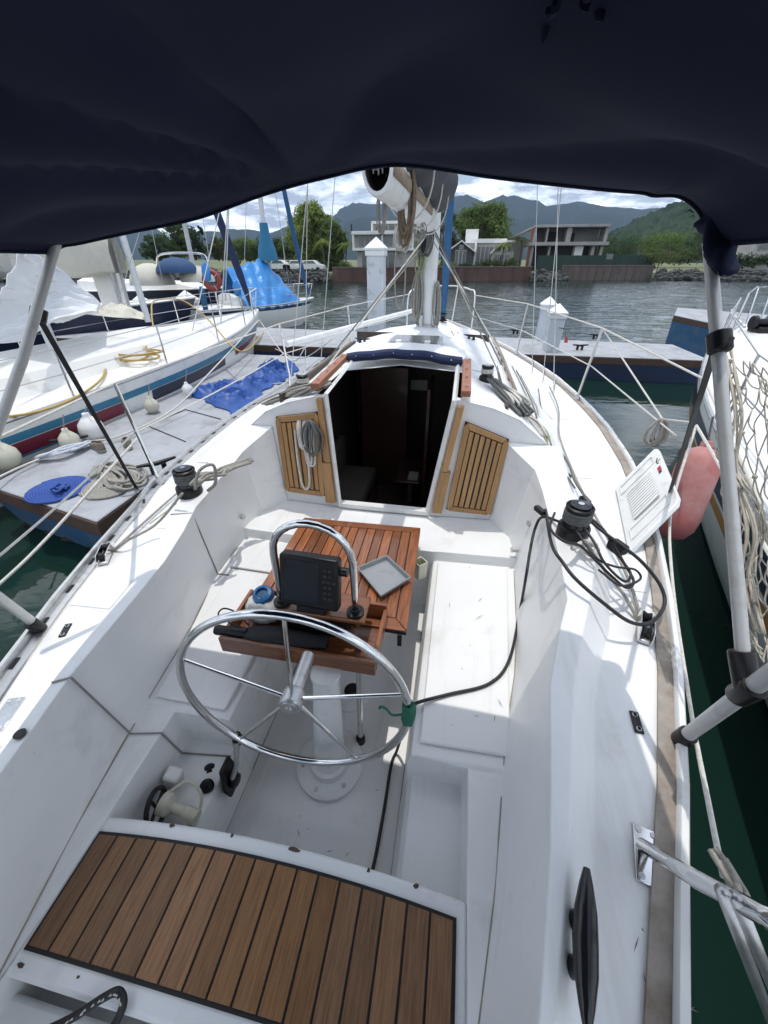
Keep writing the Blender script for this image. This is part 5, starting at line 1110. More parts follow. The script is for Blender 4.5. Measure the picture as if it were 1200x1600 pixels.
def rails(root, info, sd, d, idx, h=.62, pul_=True):
    for s in (-1, 1):
        tops = []
        for i in idx:
            c, w, z = info[i]; b = c + sd * (s * w * .94) + Vector((0, 0, z)); MB().tube([b, b + Vector((0, 0, h))], .014, 6).build('stanchion', STEEL, root); tops.append(b + Vector((0, 0, h)))
        for k in (0, .3): MB().tube([t - Vector((0, 0, k)) for t in tops], .007, 5).build('lifeline', WIRE, root)
    if pul_:
        c, w, z = info[-1]; c2, w2, z2 = info[-3]
        a = [c2 + sd * w2 * .9 + Vector((0, 0, z2)), c2 + sd * w2 * .9 + Vector((0, 0, z2 + h)), c + sd * .12 - d * .1 + Vector((0, 0, z + h)), c - sd * .12 - d * .1 + Vector((0, 0, z + h)), c2 - sd * w2 * .9 + Vector((0, 0, z2 + h)), c2 - sd * w2 * .9 + Vector((0, 0, z2))]
        MB().tube(a, .016, 8).build('pulpit', STEEL, root)
        for s in (-1, 1): MB().tube([c + sd * .1 * s - d * .1 + Vector((0, 0, z + h)), c + sd * .1 * s - d * .35 + Vector((0, 0, z))], .014, 6).build('pulpit_leg', STEEL, root)

# --- port yacht with teal and maroon stripes
py_ = thing('moored_sailboat', 'white sailboat with teal, maroon and navy stripes beyond the finger pontoon', 'sailboat', (-6.2, 6, 0))
rows, info, d, sd, L_ = hull_rows((-6.35, 0.2), (-5.75, 12.5), 3.3, .92, 1.22, n=20, tran=.75)
make_hull(py_, rows, HWHITE, HWHITE, info, sd, ((.14, .24, HTEAL, 'stripe', 0, .99), (.25, .42, HRED, 'stripe', 0, .42), (.25, .42, HNAVY, 'stripe', .42, .68), (.25, .36, HRED, 'stripe', .68, .98), (.42, .45, HTEAL, 'stripe', 0, .35)))
cabin(py_, info, sd, 3, 14, .62, .42)
rails(py_, info, sd, d, (1, 4, 7, 10, 13, 16, 18))
fj = info[-1][0] - d * .35
MB().tube([fj + Vector((0, 0, 1.35)), fj - d * .35 + Vector((0, 0, 2.2)), fj - d * 4.2 + Vector((0, 0, 11))], [.05, .10, .07], 10).build('furled_jib', NAVYCAN, py_)
MB().tube([info[9][0] + Vector((0, 0, 1.2)), info[9][0] + Vector((0, 0, 12))], .08, 12).build('mast', MATS['mast_white_paint'], py_)
for k, (px_, r_) in enumerate((((-4.527,3.223,0.66), .15), ((-4.206,3.773,0.66), .115), ((-4.221,4.138,0.68), .15), ((-4.137,5.196,0.66), .105), ((-4.068,6.028,0.68), .09))):
    t = thing('ball_fender', ('big off white ball fender at the left edge beside the pontoon', 'white ball fender with a yellowish neck beside the shoes', 'large white ball fender behind the shoes', 'cream ball fender between the shoes and the tarpaulin', 'small white fender nearest the blue tarpaulin')[k], 'fender', px_, 'white fenders along the striped sailboat')
    MB().lathe([(0.02, -r_ * 1.15), (r_ * .6, -r_ * .95), (r_ * .92, -r_ * .45), (r_, 0), (r_ * .9, r_ * .5), (r_ * .5, r_ * .95), (r_ * .3, r_ * 1.15), (r_ * .28, r_ * 1.4), (.02, r_ * 1.45)], px_, n=20).build('ball', CREAMPL if k in (0, 1, 3) else HWHITE, t, ang=60)
    MB().tube([Vector(px_) + Vector((0, 0, r_ * 1.4)), Vector((px_[0] + .08, px_[1], 1.0))], .008, 5).build('hanging_line', ROPEG, t)
hc_ = Vector((-5.186,6.265,1.08)); hp_ = [Vector(p) for p in ((-4.784,3.435,1.02), (-4.453,3.767,1.02), (-4.431,4.309,1.04), (-4.797,5.166,1.06))]
for k in range(34):
    a = 3.4 + k * 6.283 / 9; r_ = .42 + .12 * math.sin(k * 1.7); hp_.append(hc_ + Vector((r_ * math.cos(a) + .04 * math.sin(k * 2.3), r_ * .8 * math.sin(a), .02 + .004 * k)))
hp_ += [Vector(p) for p in ((-5.949,7.958,1.25), (-6.299,8.51,1.55), (-7.453,10.221,1.65), (-7.235,10.92,1.63), (-5.96,9.744,1.5), (-4.887,8.562,1.32), (-3.907,7.435,1.15), (-3.663,7.517,1.05), (-4.136,9.34,1.1))]
rope('water_hose', hp_, .016, ROPEY, None, label='yellow water hose coiled on the striped sailboat foredeck', cat='hose')
for a, b_ in (((-4.9, 11.0, 1.15), (-4.0, 6.5, .6)), ((-4.6, 8.5, 1.1), (-3.0, 9.3, .6))): pass
rope('mooring_line', [(-4.871,10.694,1.2), (-3.691,6.255,0.95), (-3.615,4.981,0.7), (-3.801,4.141,0.62), (-4.087,3.92,0.6)], .012, ROPEW, None, label='white bow line of the striped sailboat made fast on the pontoon', cat='rope')
# white cover tent over its cockpit
def sheet(name, corners, m, label, sag, folds, seed, n=30, catn='cover'):
    A_, B_, C2, D2 = [Vector(p) for p in corners]; rows = []
    for i in range(n + 1):
        u = i / n; rows.append([])
        for j in range(n + 1):
            v = j / n; p = A_.lerp(B_, u).lerp(D2.lerp(C2, u), v)
            w = 4 * u * (1 - u) * 4 * v * (1 - v)
            p = p + Vector((0, 0, -sag * w + folds * abs(math.sin(v * 21 + u * 5 * (1 - v) + seed + 2 * noise.noise(Vector((u * 2, v * 2, seed))))) * (u * (1 - u)) ** .5 * 1.6 + folds * 1.2 * noise.noise(Vector((u * 4, v * 12, seed)))))
            rows[-1].append(p)
    return MB().grid(rows).build(name, m, None, ang=180, label=label, cat=catn, solid=.006)
sheet('boat_cover', [(-5.24,5.2,2.685), (-6.669,7.6,1.819), (-5.467,6.2,1.822), (-4.911,3.6,1.641)], TARPW, 'wrinkled white tarpaulin stretched over the striped sailboat cockpit', .04, .085, 2, n=90)
sheet('boat_cover', [(-5.24,5.2,2.685), (-6.669,7.6,1.819), (-11.293,8,2.612), (-7.261,5,2.661)], TARPW, 'far slope of the white tarpaulin over the striped sailboat', .04, .08, 5, n=90)
crumple('canvas_cover', [(-7.315,7.611,1.6), (-6.576,8.657,1.4), (-7.428,9.477,1.5), (-7.497,8.016,1.7)], .12, CREAM, 'low cream canvas over the striped sailboat hatch', 7.3)

# --- boat behind with a cream boom cover
cb = thing('moored_sailboat', 'sailboat with a big cream sail cover behind the white tarpaulin', 'sailboat', (-13, 13, 0))
rows, info, d, sd, L_ = hull_rows((-17.5, 7.5), (-9.8, 15.6), 3.2, 1.0, 1.3, n=14, tran=.7)
make_hull(cb, rows, HNAVY, HWHITE, info, sd); cabin(cb, info, sd, 3, 10, .62, .4)
q = []
c0, c1 = Vector((-14.68,12,2.64)), Vector((-10.498,13,2.675))
for i in range(9):
    t = i / 8; c_ = c0.lerp(c1, t); hh = .72 * (1 if i < 7 else .8)
    q.append([c_ + Vector((.0, -.10, hh)), c_ + Vector((.02, -.3, .1)), c_ + Vector((0, -.28, -hh * .85)), c_ + Vector((0, .28, -hh * .85)), c_ + Vector((0, .3, .1)), c_ + Vector((0, .10, hh))])
MB().grid(q, closed=True).build('sail_cover', CREAM, cb, bevel=.05, ang=60)
mb_ = Vector((-10.238,13.2,1.938))
MB().tube([mb_ - Vector((0, 0, 1.2)), mb_, mb_ + Vector((-.05, 0, 9))], .10, 12).build('mast', MATS['mast_white_paint'], cb)
for dx_ in (-.9, -.6): MB().tube([mb_ + Vector((dx_, 0, -1.2)), mb_ + Vector((dx_ * .7, 0, 1.2))], .05, 8).build('cover_pole', ALU, cb)
MB().box((-11.466,13.4,1.771), (.7, .5, 1.3)).build('cockpit_box', HWHITE, cb, bevel=.04)
# --- dark hulled yacht with sprayhood
dy = thing('moored_sailboat', 'dark hulled sailboat with blue sprayhood and cream canvas', 'sailboat', (-13, 19, 0))
rows, info, d, sd, L_ = hull_rows((-19.5, 19.5), (-8.6, 19.3), 3.2, 1.25, 1.5, n=14, tran=.75)
make_hull(dy, rows, HNAVY, HWHITE, info, sd); cabin(dy, info, sd, 2, 10, .6, .5)
def dome(c, rx, ry, h_, m, nm, root, seed=0):
    c = Vector(c); rows = []
    for i in range(9):
        a = math.pi * i / 8 * .5; rows.append([c + Vector((rx * math.cos(a) * math.cos(b), ry * math.cos(a) * math.sin(b), h_ * math.sin(a))) * 1.0 + Vector((0, 0, .03 * noise.noise(Vector((i, k, seed))))) for k, b in enumerate([2 * math.pi * k / 20 for k in range(20)])])
    MB().grid(rows, closed=True).build(nm, m, root, ang=60)
dome((-11.603,17.5,2.081), .85, .8, .55, pm('navy_blue_canvas', (.02, .06, .15), .8), 'sprayhood', dy); dome((-12.916,17.5,1.625), .9, .9, .8, CREAM, 'cream_cover', dy, 2); dome((-11.064,18,1.738), .7, .7, .6, CREAM, 'cream_cover', dy, 4)
MB().tube(cat([(-12.882,18,2.325), (-12.59,18,2.72), (-11.361,18,2.786), (-10.551,18,2.717), (-10.4,18,2.399)], 5), .04, 8).build('arch_rail', STEEL, dy)
MB().tube([(-11.784,19,2.193), (-11.752,19,4.163), (-11.701,19,5.712)], .10, 10).build('mast', ALU, dy)
# --- white boat under a blue tarpaulin
tb_ = thing('moored_sailboat', 'small white sailboat half covered by a bright blue tarpaulin', 'sailboat', (-9, 18.5, 0))
bowp = Vector((-6.744,20.5,0.975))
rows, info, d, sd, L_ = hull_rows((-9.9, 15.3), (bowp.x, bowp.y), 2.4, .92, bowp.z, n=16, tran=.75, flare=.2)
make_hull(tb_, rows, HWHITE, HWHITE, info, sd, ((.06, .17, HNAVY, 'stripe', 0, 1),)); cabin(tb_, info, sd, 4, 11, .6, .45)
rails(tb_, info, sd, d, (1, 3, 12, 14))
rt = MB(); rows_ = []
for i in range(49):
    t = i / 48; k = 4.6 + t * 8.6; i0 = int(k); f = k - i0; c_ = info[i0][0].lerp(info[i0 + 1][0], f); w_ = lerp(info[i0][1], info[i0 + 1][1], f); z_ = lerp(info[i0][2], info[i0 + 1][2], f)
    top = z_ + lerp(1.35, 1.7, t / .55) if t < .55 else z_ + lerp(1.7, .2, (t - .55) / .45)
    row = []
    for j in range(37):
        v = -1 + 2 * j / 36; fold = .05 * math.sin(i * .9 + abs(v) * 9) + .06 * abs(noise.noise(Vector((t * 12, v * 3, 8)))) + .09 * noise.noise(Vector((t * 7, v * 5, 3))) + .05 * noise.noise(Vector((t * 19, v * 13, 5)))
        row.append(c_ + sd * (v * w_ * 1.02) + Vector((0, 0, z_ - .08 + (top - z_) * (1 - abs(v) ** 1.05) + fold)))
    rows_.append(row)
rt.grid(rows_).build('tarpaulin', TARPB, None, ang=28, solid=.01, label='bright blue tarpaulin tented over the small white sailboat', cat='tarpaulin')
mm = info[10][0]
MB().tube([mm + Vector((0, 0, 1.2)), mm + Vector((0, 0, 12))], .085, 12).build('mast', MATS['mast_white_paint'], tb_)
MB().lathe([(0.42, 0), (0.36, .4), (0.2, .9), (0.16, 1.3)], mm + Vector((0, 0, 2.5)), n=16).build('mast_cover', pm('teal_canvas', (0.03, 0.17, 0.30), .8, bump=.3, bs=10), tb_)
MB().tube([info[-1][0] - d * .3 + Vector((0, 0, 1.2)), info[-1][0] - d * .8 + Vector((0, 0, 3.4)), mm + Vector((0, 0, 12))], [.08, .10, .06], 10).build('furled_jib', BLUECAN, tb_)
lr = thing('life_ring', 'faded orange red life ring on the stern rail of the tarp covered boat', 'life ring', (-8.783,15.3,1.904))
lc = Vector((-8.783,15.3,1.904)); MB().tube([lc + Vector((.27 * math.cos(a), .05 * math.cos(a), .27 * math.sin(a))) for a in [2 * math.pi * k / 28 for k in range(28)]], .085, 10, closed=True).build('ring', pm('life_ring_red', (.34, .055, .04), .6, var=.2), lr)
for a in (.6, 2.2, 3.7, 5.3): MB().tube([lc + Vector((r_ * math.cos(a), -.09, r_ * math.sin(a))) for r_ in (.20, .35)], .012, 6).build('grab_line', ROPEW, lr)
for c_, m, lab, rx, rz in (((-8.76,15,2.172), TARPB, 'bright blue folded cover beside the life ring', .16, .30), ((-7.79,15.2,1.674), TARPB, 'blue bag hanging on the rail to the right of the life ring', .15, .26), ((-9.1,15,1.3), BLUECAN, 'dark teal folded canvas below the life ring', .13, .42)):
    c_ = Vector(c_); rr = []
    for i in range(9):
        th = math.pi * (i + .3) / 9; rr.append([c_ + Vector((rx * math.sin(th) ** .6 * math.cos(a), .1 * math.sin(th) ** .6 * math.sin(a), rz * math.cos(th))) * (1 + .0 * i) + Vector((.06 * noise.noise(Vector((a, th * 2, rx * 9))), 0, .05 * noise.noise(Vector((a * 2, th, 3))))) for a in [2 * math.pi * k / 16 for k in range(16)]])
    MB().grid(rr, closed=True).build('folded_cover', m, None, ang=60, label=lab, cat='cover')
# --- starboard neighbour
sn = thing('moored_sailboat', 'white sailboat with navy and ochre stripes close on the starboard side', 'sailboat', (4, 3, 0))
rows, info, d, sd, L_ = hull_rows((2.62, -2.5), (5.95, 9.6), 3.1, 1.15, 1.5, n=20, tran=.8, flare=.3, keel=-.4)
make_hull(sn, rows, HWHITE, HWHITE, info, sd, ((.07, .24, HNAVY, 'stripe', 0, 1), (.27, .34, OCHRE, 'stripe', 0, 1), (.97, 1.14, HNAVY, 'boot_stripe', 0, 1)))
cabin(sn, info, sd, 4, 13, .6, .4); rails(sn, info, sd, d, (2, 6, 10, 14, 17))
wl = info[-3][0] + Vector((0, 0, info[-3][2]))
wd = thing('anchor_windlass', 'black anchor windlass on the starboard neighbour foredeck', 'windlass', wl)
MB().box(wl + Vector((-.1, 0, .08)), (.25, .35, .12)).build('base', BLACK, wd, bevel=.02); MB().lathe([(.10, -.2), (.11, -.15), (.06, -.1), (.06, .1), (.11, .15), (.10, .2)], wl + Vector((-.1, 0, .2)), (1, 0, 0), 18).build('gypsy', BLACK, wd)
MB().tube([wl + Vector((-.25, .2, .1)), wl + Vector((-.3, .6, .25)), wl + Vector((-.2, .9, .3))], .02, 8).build('anchor_shank', DULL, wd)

# thin rigging of the port side boats
for nm_r, a, b_ in ((py_, (-4.763,9,1.782), (-3.98,9,4.535)), (py_, (-5.425,8.5,1.186), (-5.083,10.5,3.939)), (py_, (-5.284,9.5,1.26), (-4.771,10,3.766)), (tb_, (-7.992,18.5,1.003), (-7.821,18.8,6.66)), (tb_, (-7.488,19.5,0.986), (-7.449,18.9,6.135)), (tb_, (-8.846,17.5,1.068), (-7.921,18.2,6.201)), (dy, (-10.961,19,2.073), (-10.687,19,6.256)), (cb, (-9.504,13.5,1.839), (-9.044,13.2,4.912)), (cb, (-10.531,12.5,1.431), (-9.207,13.2,3.763))):
    MB().tube([a, b_], .012, 5).build('stay_wire', WIRE, nm_r)
for (a, m_, b_), lab in ((((-1.742,5.772,1.5), (-2.289,6.295,1.2), (-4.871,10.694,1.2)), 'slack white line from our port rail to the bow of the striped sailboat'), (((-1.344,5.755,1.6), (-2.459,7.27,1), (-3.793,9.103,0.8)), 'white line drooping from our port bow towards the cross pontoon'), (((-1.285,4.968,1.5), (-2.353,6.458,0.8), (-2.939,6.915,0.6)), 'white line from our port rail down to the far blue tarpaulin heap')):
    rope('mooring_line', [a, m_, b_], .008, ROPEW, None, label=lab, cat='rope', group='dock lines at the bow')

# ================================================================ water, land, hills
def water_mat():
    m = bpy.data.materials.new('green_harbour_water'); m.use_nodes = True; t = m.node_tree; b = t.nodes['Principled BSDF']; L = t.links.new
    b.inputs['Base Color'].default_value = (0.006, 0.022, 0.0165, 1); b.inputs['Roughness'].default_value = 0.05; b.inputs['IOR'].default_value = 1.333
    tcn = t.nodes.new('ShaderNodeTexCoord'); mp = t.nodes.new('ShaderNodeMapping'); mp.inputs['Scale'].default_value = (0.45, 1.0, 1); L(tcn.outputs['Object'], mp.inputs[0])
    a = t.nodes.new('ShaderNodeTexNoise'); a.inputs['Scale'].default_value = 1.5; a.inputs['Detail'].default_value = 4; a.inputs['Distortion'].default_value = 0.8; L(mp.outputs[0], a.inputs[0])
    c = t.nodes.new('ShaderNodeTexNoise'); c.inputs['Scale'].default_value = 5.5; c.inputs['Detail'].default_value = 3; L(mp.outputs[0], c.inputs[0])
    g = t.nodes.new('ShaderNodeTexNoise'); g.inputs['Scale'].default_value = 0.12; g.inputs['Detail'].default_value = 2; L(tcn.outputs['Object'], g.inputs[0])
    mu = t.nodes.new('ShaderNodeMath'); mu.operation = 'MULTIPLY'; mu.inputs[1].default_value = 0.22; L(c.outputs['Fac'], mu.inputs[0])
    ad = t.nodes.new('ShaderNodeMath'); ad.operation = 'ADD'; L(a.outputs['Fac'], ad.inputs[0]); L(mu.outputs[0], ad.inputs[1])
    # sheltered, calmer water close to the berths
    sp = t.nodes.new('ShaderNodeSeparateXYZ'); L(tcn.outputs['Object'], sp.inputs[0])
    mr = t.nodes.new('ShaderNodeMapRange'); L(sp.outputs['Y'], mr.inputs[0]); mr.inputs[1].default_value = 9; mr.inputs[2].default_value = 17; mr.inputs[3].default_value = 0.12; mr.inputs[4].default_value = 1.0
    m3 = t.nodes.new('ShaderNodeMath'); m3.operation = 'MULTIPLY'; L(mr.outputs[0], m3.inputs[0])
    m4 = t.nodes.new('ShaderNodeMapRange'); L(g.outputs['Fac'], m4.inputs[0]); m4.inputs[1].default_value = .3; m4.inputs[2].default_value = .7; m4.inputs[3].default_value = .5; m4.inputs[4].default_value = 1.1; L(m4.outputs[0], m3.inputs[1])
    bp = t.nodes.new('ShaderNodeBump'); bp.inputs['Distance'].default_value = 0.12; L(ad.outputs[0], bp.inputs['Height']); L(m3.outputs[0], bp.inputs['Strength']); L(bp.outputs[0], b.inputs['Normal'])
    return m
xs_ = [-4000, -400, -80, -30] + [-20 + .27 * i for i in range(230)] + [60, 150, 500, 4000]; ys_ = [-600, -60, -12]
yy_ = -6.0
while yy_ < 82: ys_.append(yy_); yy_ += .16 + max(0, yy_ - 8) * .011
ys_ += [100, 120]
def wave(x, y):
    if x < -21 or x > 43 or y < -7 or y > 82: return 0
    a = (.007 if y < 9 else lerp(.007, .034, min(1, (y - 9) / 5)))
    w = noise.noise(Vector((x * .55, y * 1.25, .3))) + .55 * noise.noise(Vector((x * 1.3, y * 2.4, 5.1))) * (1 if y < 45 else .5) + .5 * noise.noise(Vector((x * .18, y * .35, 9)))
    return a * w
MB().grid([[Vector((x, y, wave(x, y))) for x in xs_] for y in ys_]).build('water', water_mat(), kind='structure', ang=180, recalc=False)
GRASS = pm('shore_grass', (0.10, 0.125, 0.045), 0.95, var=.35, vs=.35, dirt=(0.20, 0.17, 0.11), ds=.08, dlo=.5, dhi=.65)
shore = [(-4000, 30), (-120, 42), (-60, 52), (-30, 58.5), (-17.2, 58.2), (-2, 64.6), (28, 74.4), (34, 73.4), (41, 70.6), (60, 66), (120, 58), (4000, 40)]
g = MB(); g.add([(x, y, 1.0) for x, y in shore] + [(4000, 3500, 1.5), (-4000, 3500, 1.5)], [tuple(range(len(shore) + 2))]); g.build('ground', GRASS, kind='structure', flat=True, recalc=False)
ROCK = pm('dark_riprap', (0.085, 0.085, 0.08), .95, var=.5, vs=1.2, rand=.4, bump=.4, bs=6, bdist=.1)
rk = MB(); rd = random.Random(3)
def rocks(a, b, n, h):
    a, b = Vector((*a, 0)), Vector((*b, 0)); nr = Vector((b.y - a.y, a.x - b.x, 0)).normalized()
    for k in range(n):
        t = rd.random(); v = rd.random(); p = a.lerp(b, t) + nr * ((1 - v) * 1.5 + .1); r = rd.uniform(.22, .5); n0 = len(rk.v)
        rk.ball((p.x, p.y, v * h), r, 6, (rd.uniform(.8, 1.3), rd.uniform(.8, 1.2), rd.uniform(.6, .9)))
        for q in rk.v[n0:]: q += Vector((rd.uniform(-.08, .08), rd.uniform(-.08, .08), rd.uniform(-.08, .08)))
rocks((28, 74.4), (34, 73.4), 110, 1.2); rocks((34, 73.4), (41, 70.6), 130, 1.2); rocks((41, 70.6), (62, 65.5), 320, 1.3); rocks((-70, 50), (-30, 58.5), 420, 1.3); rocks((-30, 58.5), (-17.6, 58.2), 160, 1.3); rocks((9.6, 68.4), (14, 69.8), 70, 1.1)
rk.build('riprap', ROCK, kind='stuff', flat=True)
# quay walls with drip stains
WALL = pm('brown_quay_wall', (0.105, 0.06, 0.048), .9, var=.3, vs=.8, dirt=(0.16, 0.13, 0.11), ds=.5, stretch=(1, 1, .12), bump=.2, bs=4)
def quay(name, a, b, z, lab, m=WALL, n=16):
    a, b = Vector((*a, 0)), Vector((*b, 0)); t = thing(name, lab, 'quay wall', a.lerp(b, .5)); nr = Vector((b.y - a.y, a.x - b.x, 0)).normalized()
    MB().prism([a - Vector((0, 0, .6)), b - Vector((0, 0, .6)), b - nr * .5 - Vector((0, 0, .6)), a - nr * .5 - Vector((0, 0, .6))], (0, 0, z + .6)).build('wall', m, t)
    MB().prism([a + nr * .08 + Vector((0, 0, z)), b + nr * .08 + Vector((0, 0, z)), b - nr * .6 + Vector((0, 0, z)), a - nr * .6 + Vector((0, 0, z))], (0, 0, .10)).build('capping', pm('quay_capping', (.16, .13, .115), .9), t)
    for k in range(n):
        p = a.lerp(b, (k + .5) / n) + nr * .06; MB().prism([p + Vector((0, 0, -.5)) - (b - a).normalized() * .12, p + Vector((0, 0, -.5)) + (b - a).normalized() * .12, p + Vector((0, 0, -.5)) + (b - a).normalized() * .12 - nr * .1, p + Vector((0, 0, -.5)) - (b - a).normalized() * .12 - nr * .1], (0, 0, z + .45)).build('pile_rib', m, t)
quay('quay_wall', (-17.0, 58.1), (9.5, 68.3), 1.62, 'long dark brown quay wall in front of the modern houses')
quay('quay_wall', (14, 69.7), (27.6, 74.2), 1.75, 'stained quay wall in front of the unfinished concrete house', pm('stained_concrete_wall', (.12, .095, .08), .9, var=.3, vs=.8, dirt=(.2, .18, .16), ds=.6, stretch=(1, 1, .12)), 12)

# hills
FOREST = pm('forest_canopy', (0.020, 0.034, 0.024), 1.0, var=.55, vs=.09, spec=0.0, dirt=(0.030, 0.045, 0.030), ds=.012)
FORESTN = pm('near_forest_canopy', (0.026, 0.042, 0.022), 1.0, var=.85, vs=.11, spec=0.0, dirt=(0.040, 0.055, 0.026), ds=.02, dlo=.5, dhi=.75)
def ridge(name, pts, y0, depth, rough, m, fs, nx=150, ny=36, base=1.2, trees=0.0):
    P = [Vector(p) for p in pts]; rows = []
    cum = [p.x for p in P]
    for i in range(nx + 1):
        x = lerp(cum[0], cum[-1], i / nx)
        k = 0
        while k < len(cum) - 2 and x > cum[k + 1]: k += 1
        t = (x - cum[k]) / (cum[k + 1] - cum[k]); t = t * t * (3 - 2 * t) * .5 + t * .5; H = lerp(P[k].z, P[k + 1].z, t)
        row = []
        for j in range(ny + 1):
            v = j / ny * 1.35; y = y0 - depth * (1 - v); s = v if v <= 1 else max(0, 1 - (v - 1) * 2)
            f = s ** 1.15
            q = Vector((x / fs, y / fs, 0.7))
            gully = abs(noise.noise(Vector((x / (fs * .9), y / (fs * 3), 3.1)))) * .55
            z = base + (H - base) * f + rough * (noise.fractal(q * 2, 1.0, 2.0, 5) - gully) * min(1, 3 * s) * (H * .22) * (1 - .8 * max(0, 1 - abs(v - 1) * 6))
            if trees: z += trees * (abs(noise.noise(Vector((x / 7, y / 7, 1)))) + .6 * abs(noise.noise(Vector((x / 3, y / 3, 4))))) * min(1, s * 5)
            row.append(Vector((x, y, max(z, base - .4))))
        rows.append(row)
    return MB().grid(rows).build(name, m, kind='structure', ang=180, recalc=False)
ridge('mountain', [(-6232.09,2300,281.045), (-4006.88,2300,201.454), (-2334.42,2300,223.578), (-2025.95,2300,197.154), (-1809.4,2300,155.971), (-1685.23,2300,160.127), (-1596.71,2300,87.203), (-1443.11,2300,122.214), (-1313.16,2300,129.23), (-1245.13,2300,112.419), (-1167.33,2300,141.22), (-1081.31,2300,132.431), (-997.294,2300,115.778), (-908.389,2300,136.017), (-806.139,2300,145.331), (-677.881,2300,92.268), (-352.815,2300,22.262)], 2300, 900, 1.0, FOREST, 260)
ridge('mountain', [(-1233.25,2750,20.649), (-1011.52,2750,111.173), (-863.013,2750,193.484), (-762.988,2750,233.972), (-704.417,2750,259.383), (-591.622,2750,269.038), (-355.073,2750,298.585), (-144.109,2750,300.016), (64.395,2750,274.312), (196.242,2750,288.048), (312.722,2750,280.507), (368.558,2750,247.382), (463.73,2750,256.487), (624.815,2750,248.423), (818.836,2750,224.167), (1026.42,2750,236.472), (1430.99,2750,234.76), (2246.86,2750,192.54), (3240.82,2750,110.388)], 2750, 1300, 1.0, FOREST, 320)
ridge('hill', [(92.868,560,3.397), (122.545,560,9.446), (141.051,560,15.922), (157.304,560,27.939), (176.973,560,36.675), (193.221,560,44.07), (209.367,560,50.185), (225.887,560,54.06), (259.823,560,56.997), (324.234,560,52.286), (420.909,560,34.313), (527.937,560,13.141)], 560, 300, .35, FORESTN, 70, nx=230, ny=70, trees=9.0)

# ---------------------------------------------------------------- trees
BARK = pm('tree_bark', (0.09, 0.07, 0.05), .95, var=.3, vs=3)
def leafmat(name, c):
    m = pm(name, c, .65, var=.35, vs=.9, rand=.1, spec=.25); t = m.node_tree; b = t.nodes['Principled BSDF']; o = t.nodes['Material Output']
    tr = t.nodes.new('ShaderNodeBsdfTranslucent'); mx_ = t.nodes.new('ShaderNodeMixShader'); mx_.inputs[0].default_value = .42
    src = b.inputs['Base Color'].links[0].from_socket; t.links.new(src, tr.inputs['Color']); t.links.new(b.outputs[0], mx_.inputs[1]); t.links.new(tr.outputs[0], mx_.inputs[2]); t.links.new(mx_.outputs[0], o.inputs['Surface']); return m
LEAF = {'bright': leafmat('bright_green_leaves', (0.20, 0.26, 0.06)), 'mid': leafmat('mid_green_leaves', (0.11, 0.165, 0.04)), 'dark': leafmat('dark_green_leaves', (0.045, 0.08, 0.026)), 'olive': leafmat('olive_leaves', (0.085, 0.105, 0.032))}
def crown(rd, clumps, per, leaf, root, m, lift=.0):
    b = MB()
    for c, r in clumps:
        for k in range(per):
            d = Vector((rd.gauss(0, 1), rd.gauss(0, 1), rd.gauss(0, 1))); d = d.normalized() * r * (rd.random() ** .45); d.z *= .8
            p = c + d; n_ = (d.normalized() + Vector((rd.gauss(0, .5), rd.gauss(0, .5), rd.gauss(0, .5) + .5))).normalized(); u = n_.orthogonal().normalized(); u = (Matrix.Rotation(rd.uniform(0, 6.28), 3, n_) @ u); w = n_.cross(u); l = leaf * rd.uniform(.6, 1.3)
            b.add([p - u * l, p + w * l * .45, p + u * l, p - w * l * .45], [(0, 1, 2, 3)])
    return b.build('crown', m, root, flat=True, recalc=False)
def tree(base, h, w, m, lab, seed, name='broadleaf_tree', n=34, per=150, leaf=.22, low=.25, group=None):
    rd = random.Random(seed); t = thing(name, lab, 'tree', base, group); base = Vector(base)
    b = MB(); top = base + Vector((rd.uniform(-.1, .1) * w, 0, h * .7))
    b.tube([base - Vector((0, 0, .3)), base.lerp(top, .5) + Vector((rd.uniform(-.1, .1), 0, 0)), top], [h * .035, h * .025, h * .008], 7)
    cl = []
    for k in range(n):
        a = rd.uniform(0, 6.28); z = rd.uniform(low, .97); rr = w / 2 * math.sqrt(max(.06, 1 - ((z - .55) / .5) ** 2)) * rd.uniform(.35, 1.0)
        c = base + Vector((rr * math.cos(a), rr * math.sin(a), z * h)); cl.append((c, w * rd.uniform(.11, .19)))
        if k % 3 == 0: s_ = base.lerp(top, rd.uniform(.3, .8)); b.tube([s_, s_.lerp(c, .5) + Vector((0, 0, .1)), c], [h * .014, h * .009, h * .004], 5)
    b.build('trunk', BARK, t, ang=180); crown(rd, cl, per, leaf, t, m); return t
def bamboo(base, h, w, m, lab, seed):
    rd = random.Random(seed); t = thing('bamboo_clump', lab, 'bamboo', base); base = Vector(base); st_ = MB(); cl = []
    for k in range(54):
        a = rd.uniform(0, 6.28); r = rd.random() ** .6; tip = base + Vector((math.cos(a) * w / 2 * r * 1.1, math.sin(a) * w / 2 * r, h * (1 - .42 * r * r) * rd.uniform(.86, 1.04))); b0 = base + Vector((math.cos(a) * w * .22 * r, math.sin(a) * w * .22 * r, -.2))
        st_.tube([b0, b0.lerp(tip, .6) + Vector((0, 0, h * .08)), tip], [.05, .04, .015], 5)
        for q in (.2, .32, .44, .56, .68, .78, .87, .94, 1.0): cl.append((b0.lerp(tip, q) + Vector((rd.gauss(0, .25), rd.gauss(0, .25), h * .08 * (1 - abs(q - .6)))), rd.uniform(.45, .95)))
    st_.build('culms', pm('bamboo_culm', (.16, .17, .05), .7), t, ang=180); crown(rd, cl, 62, .22, t, m); return t
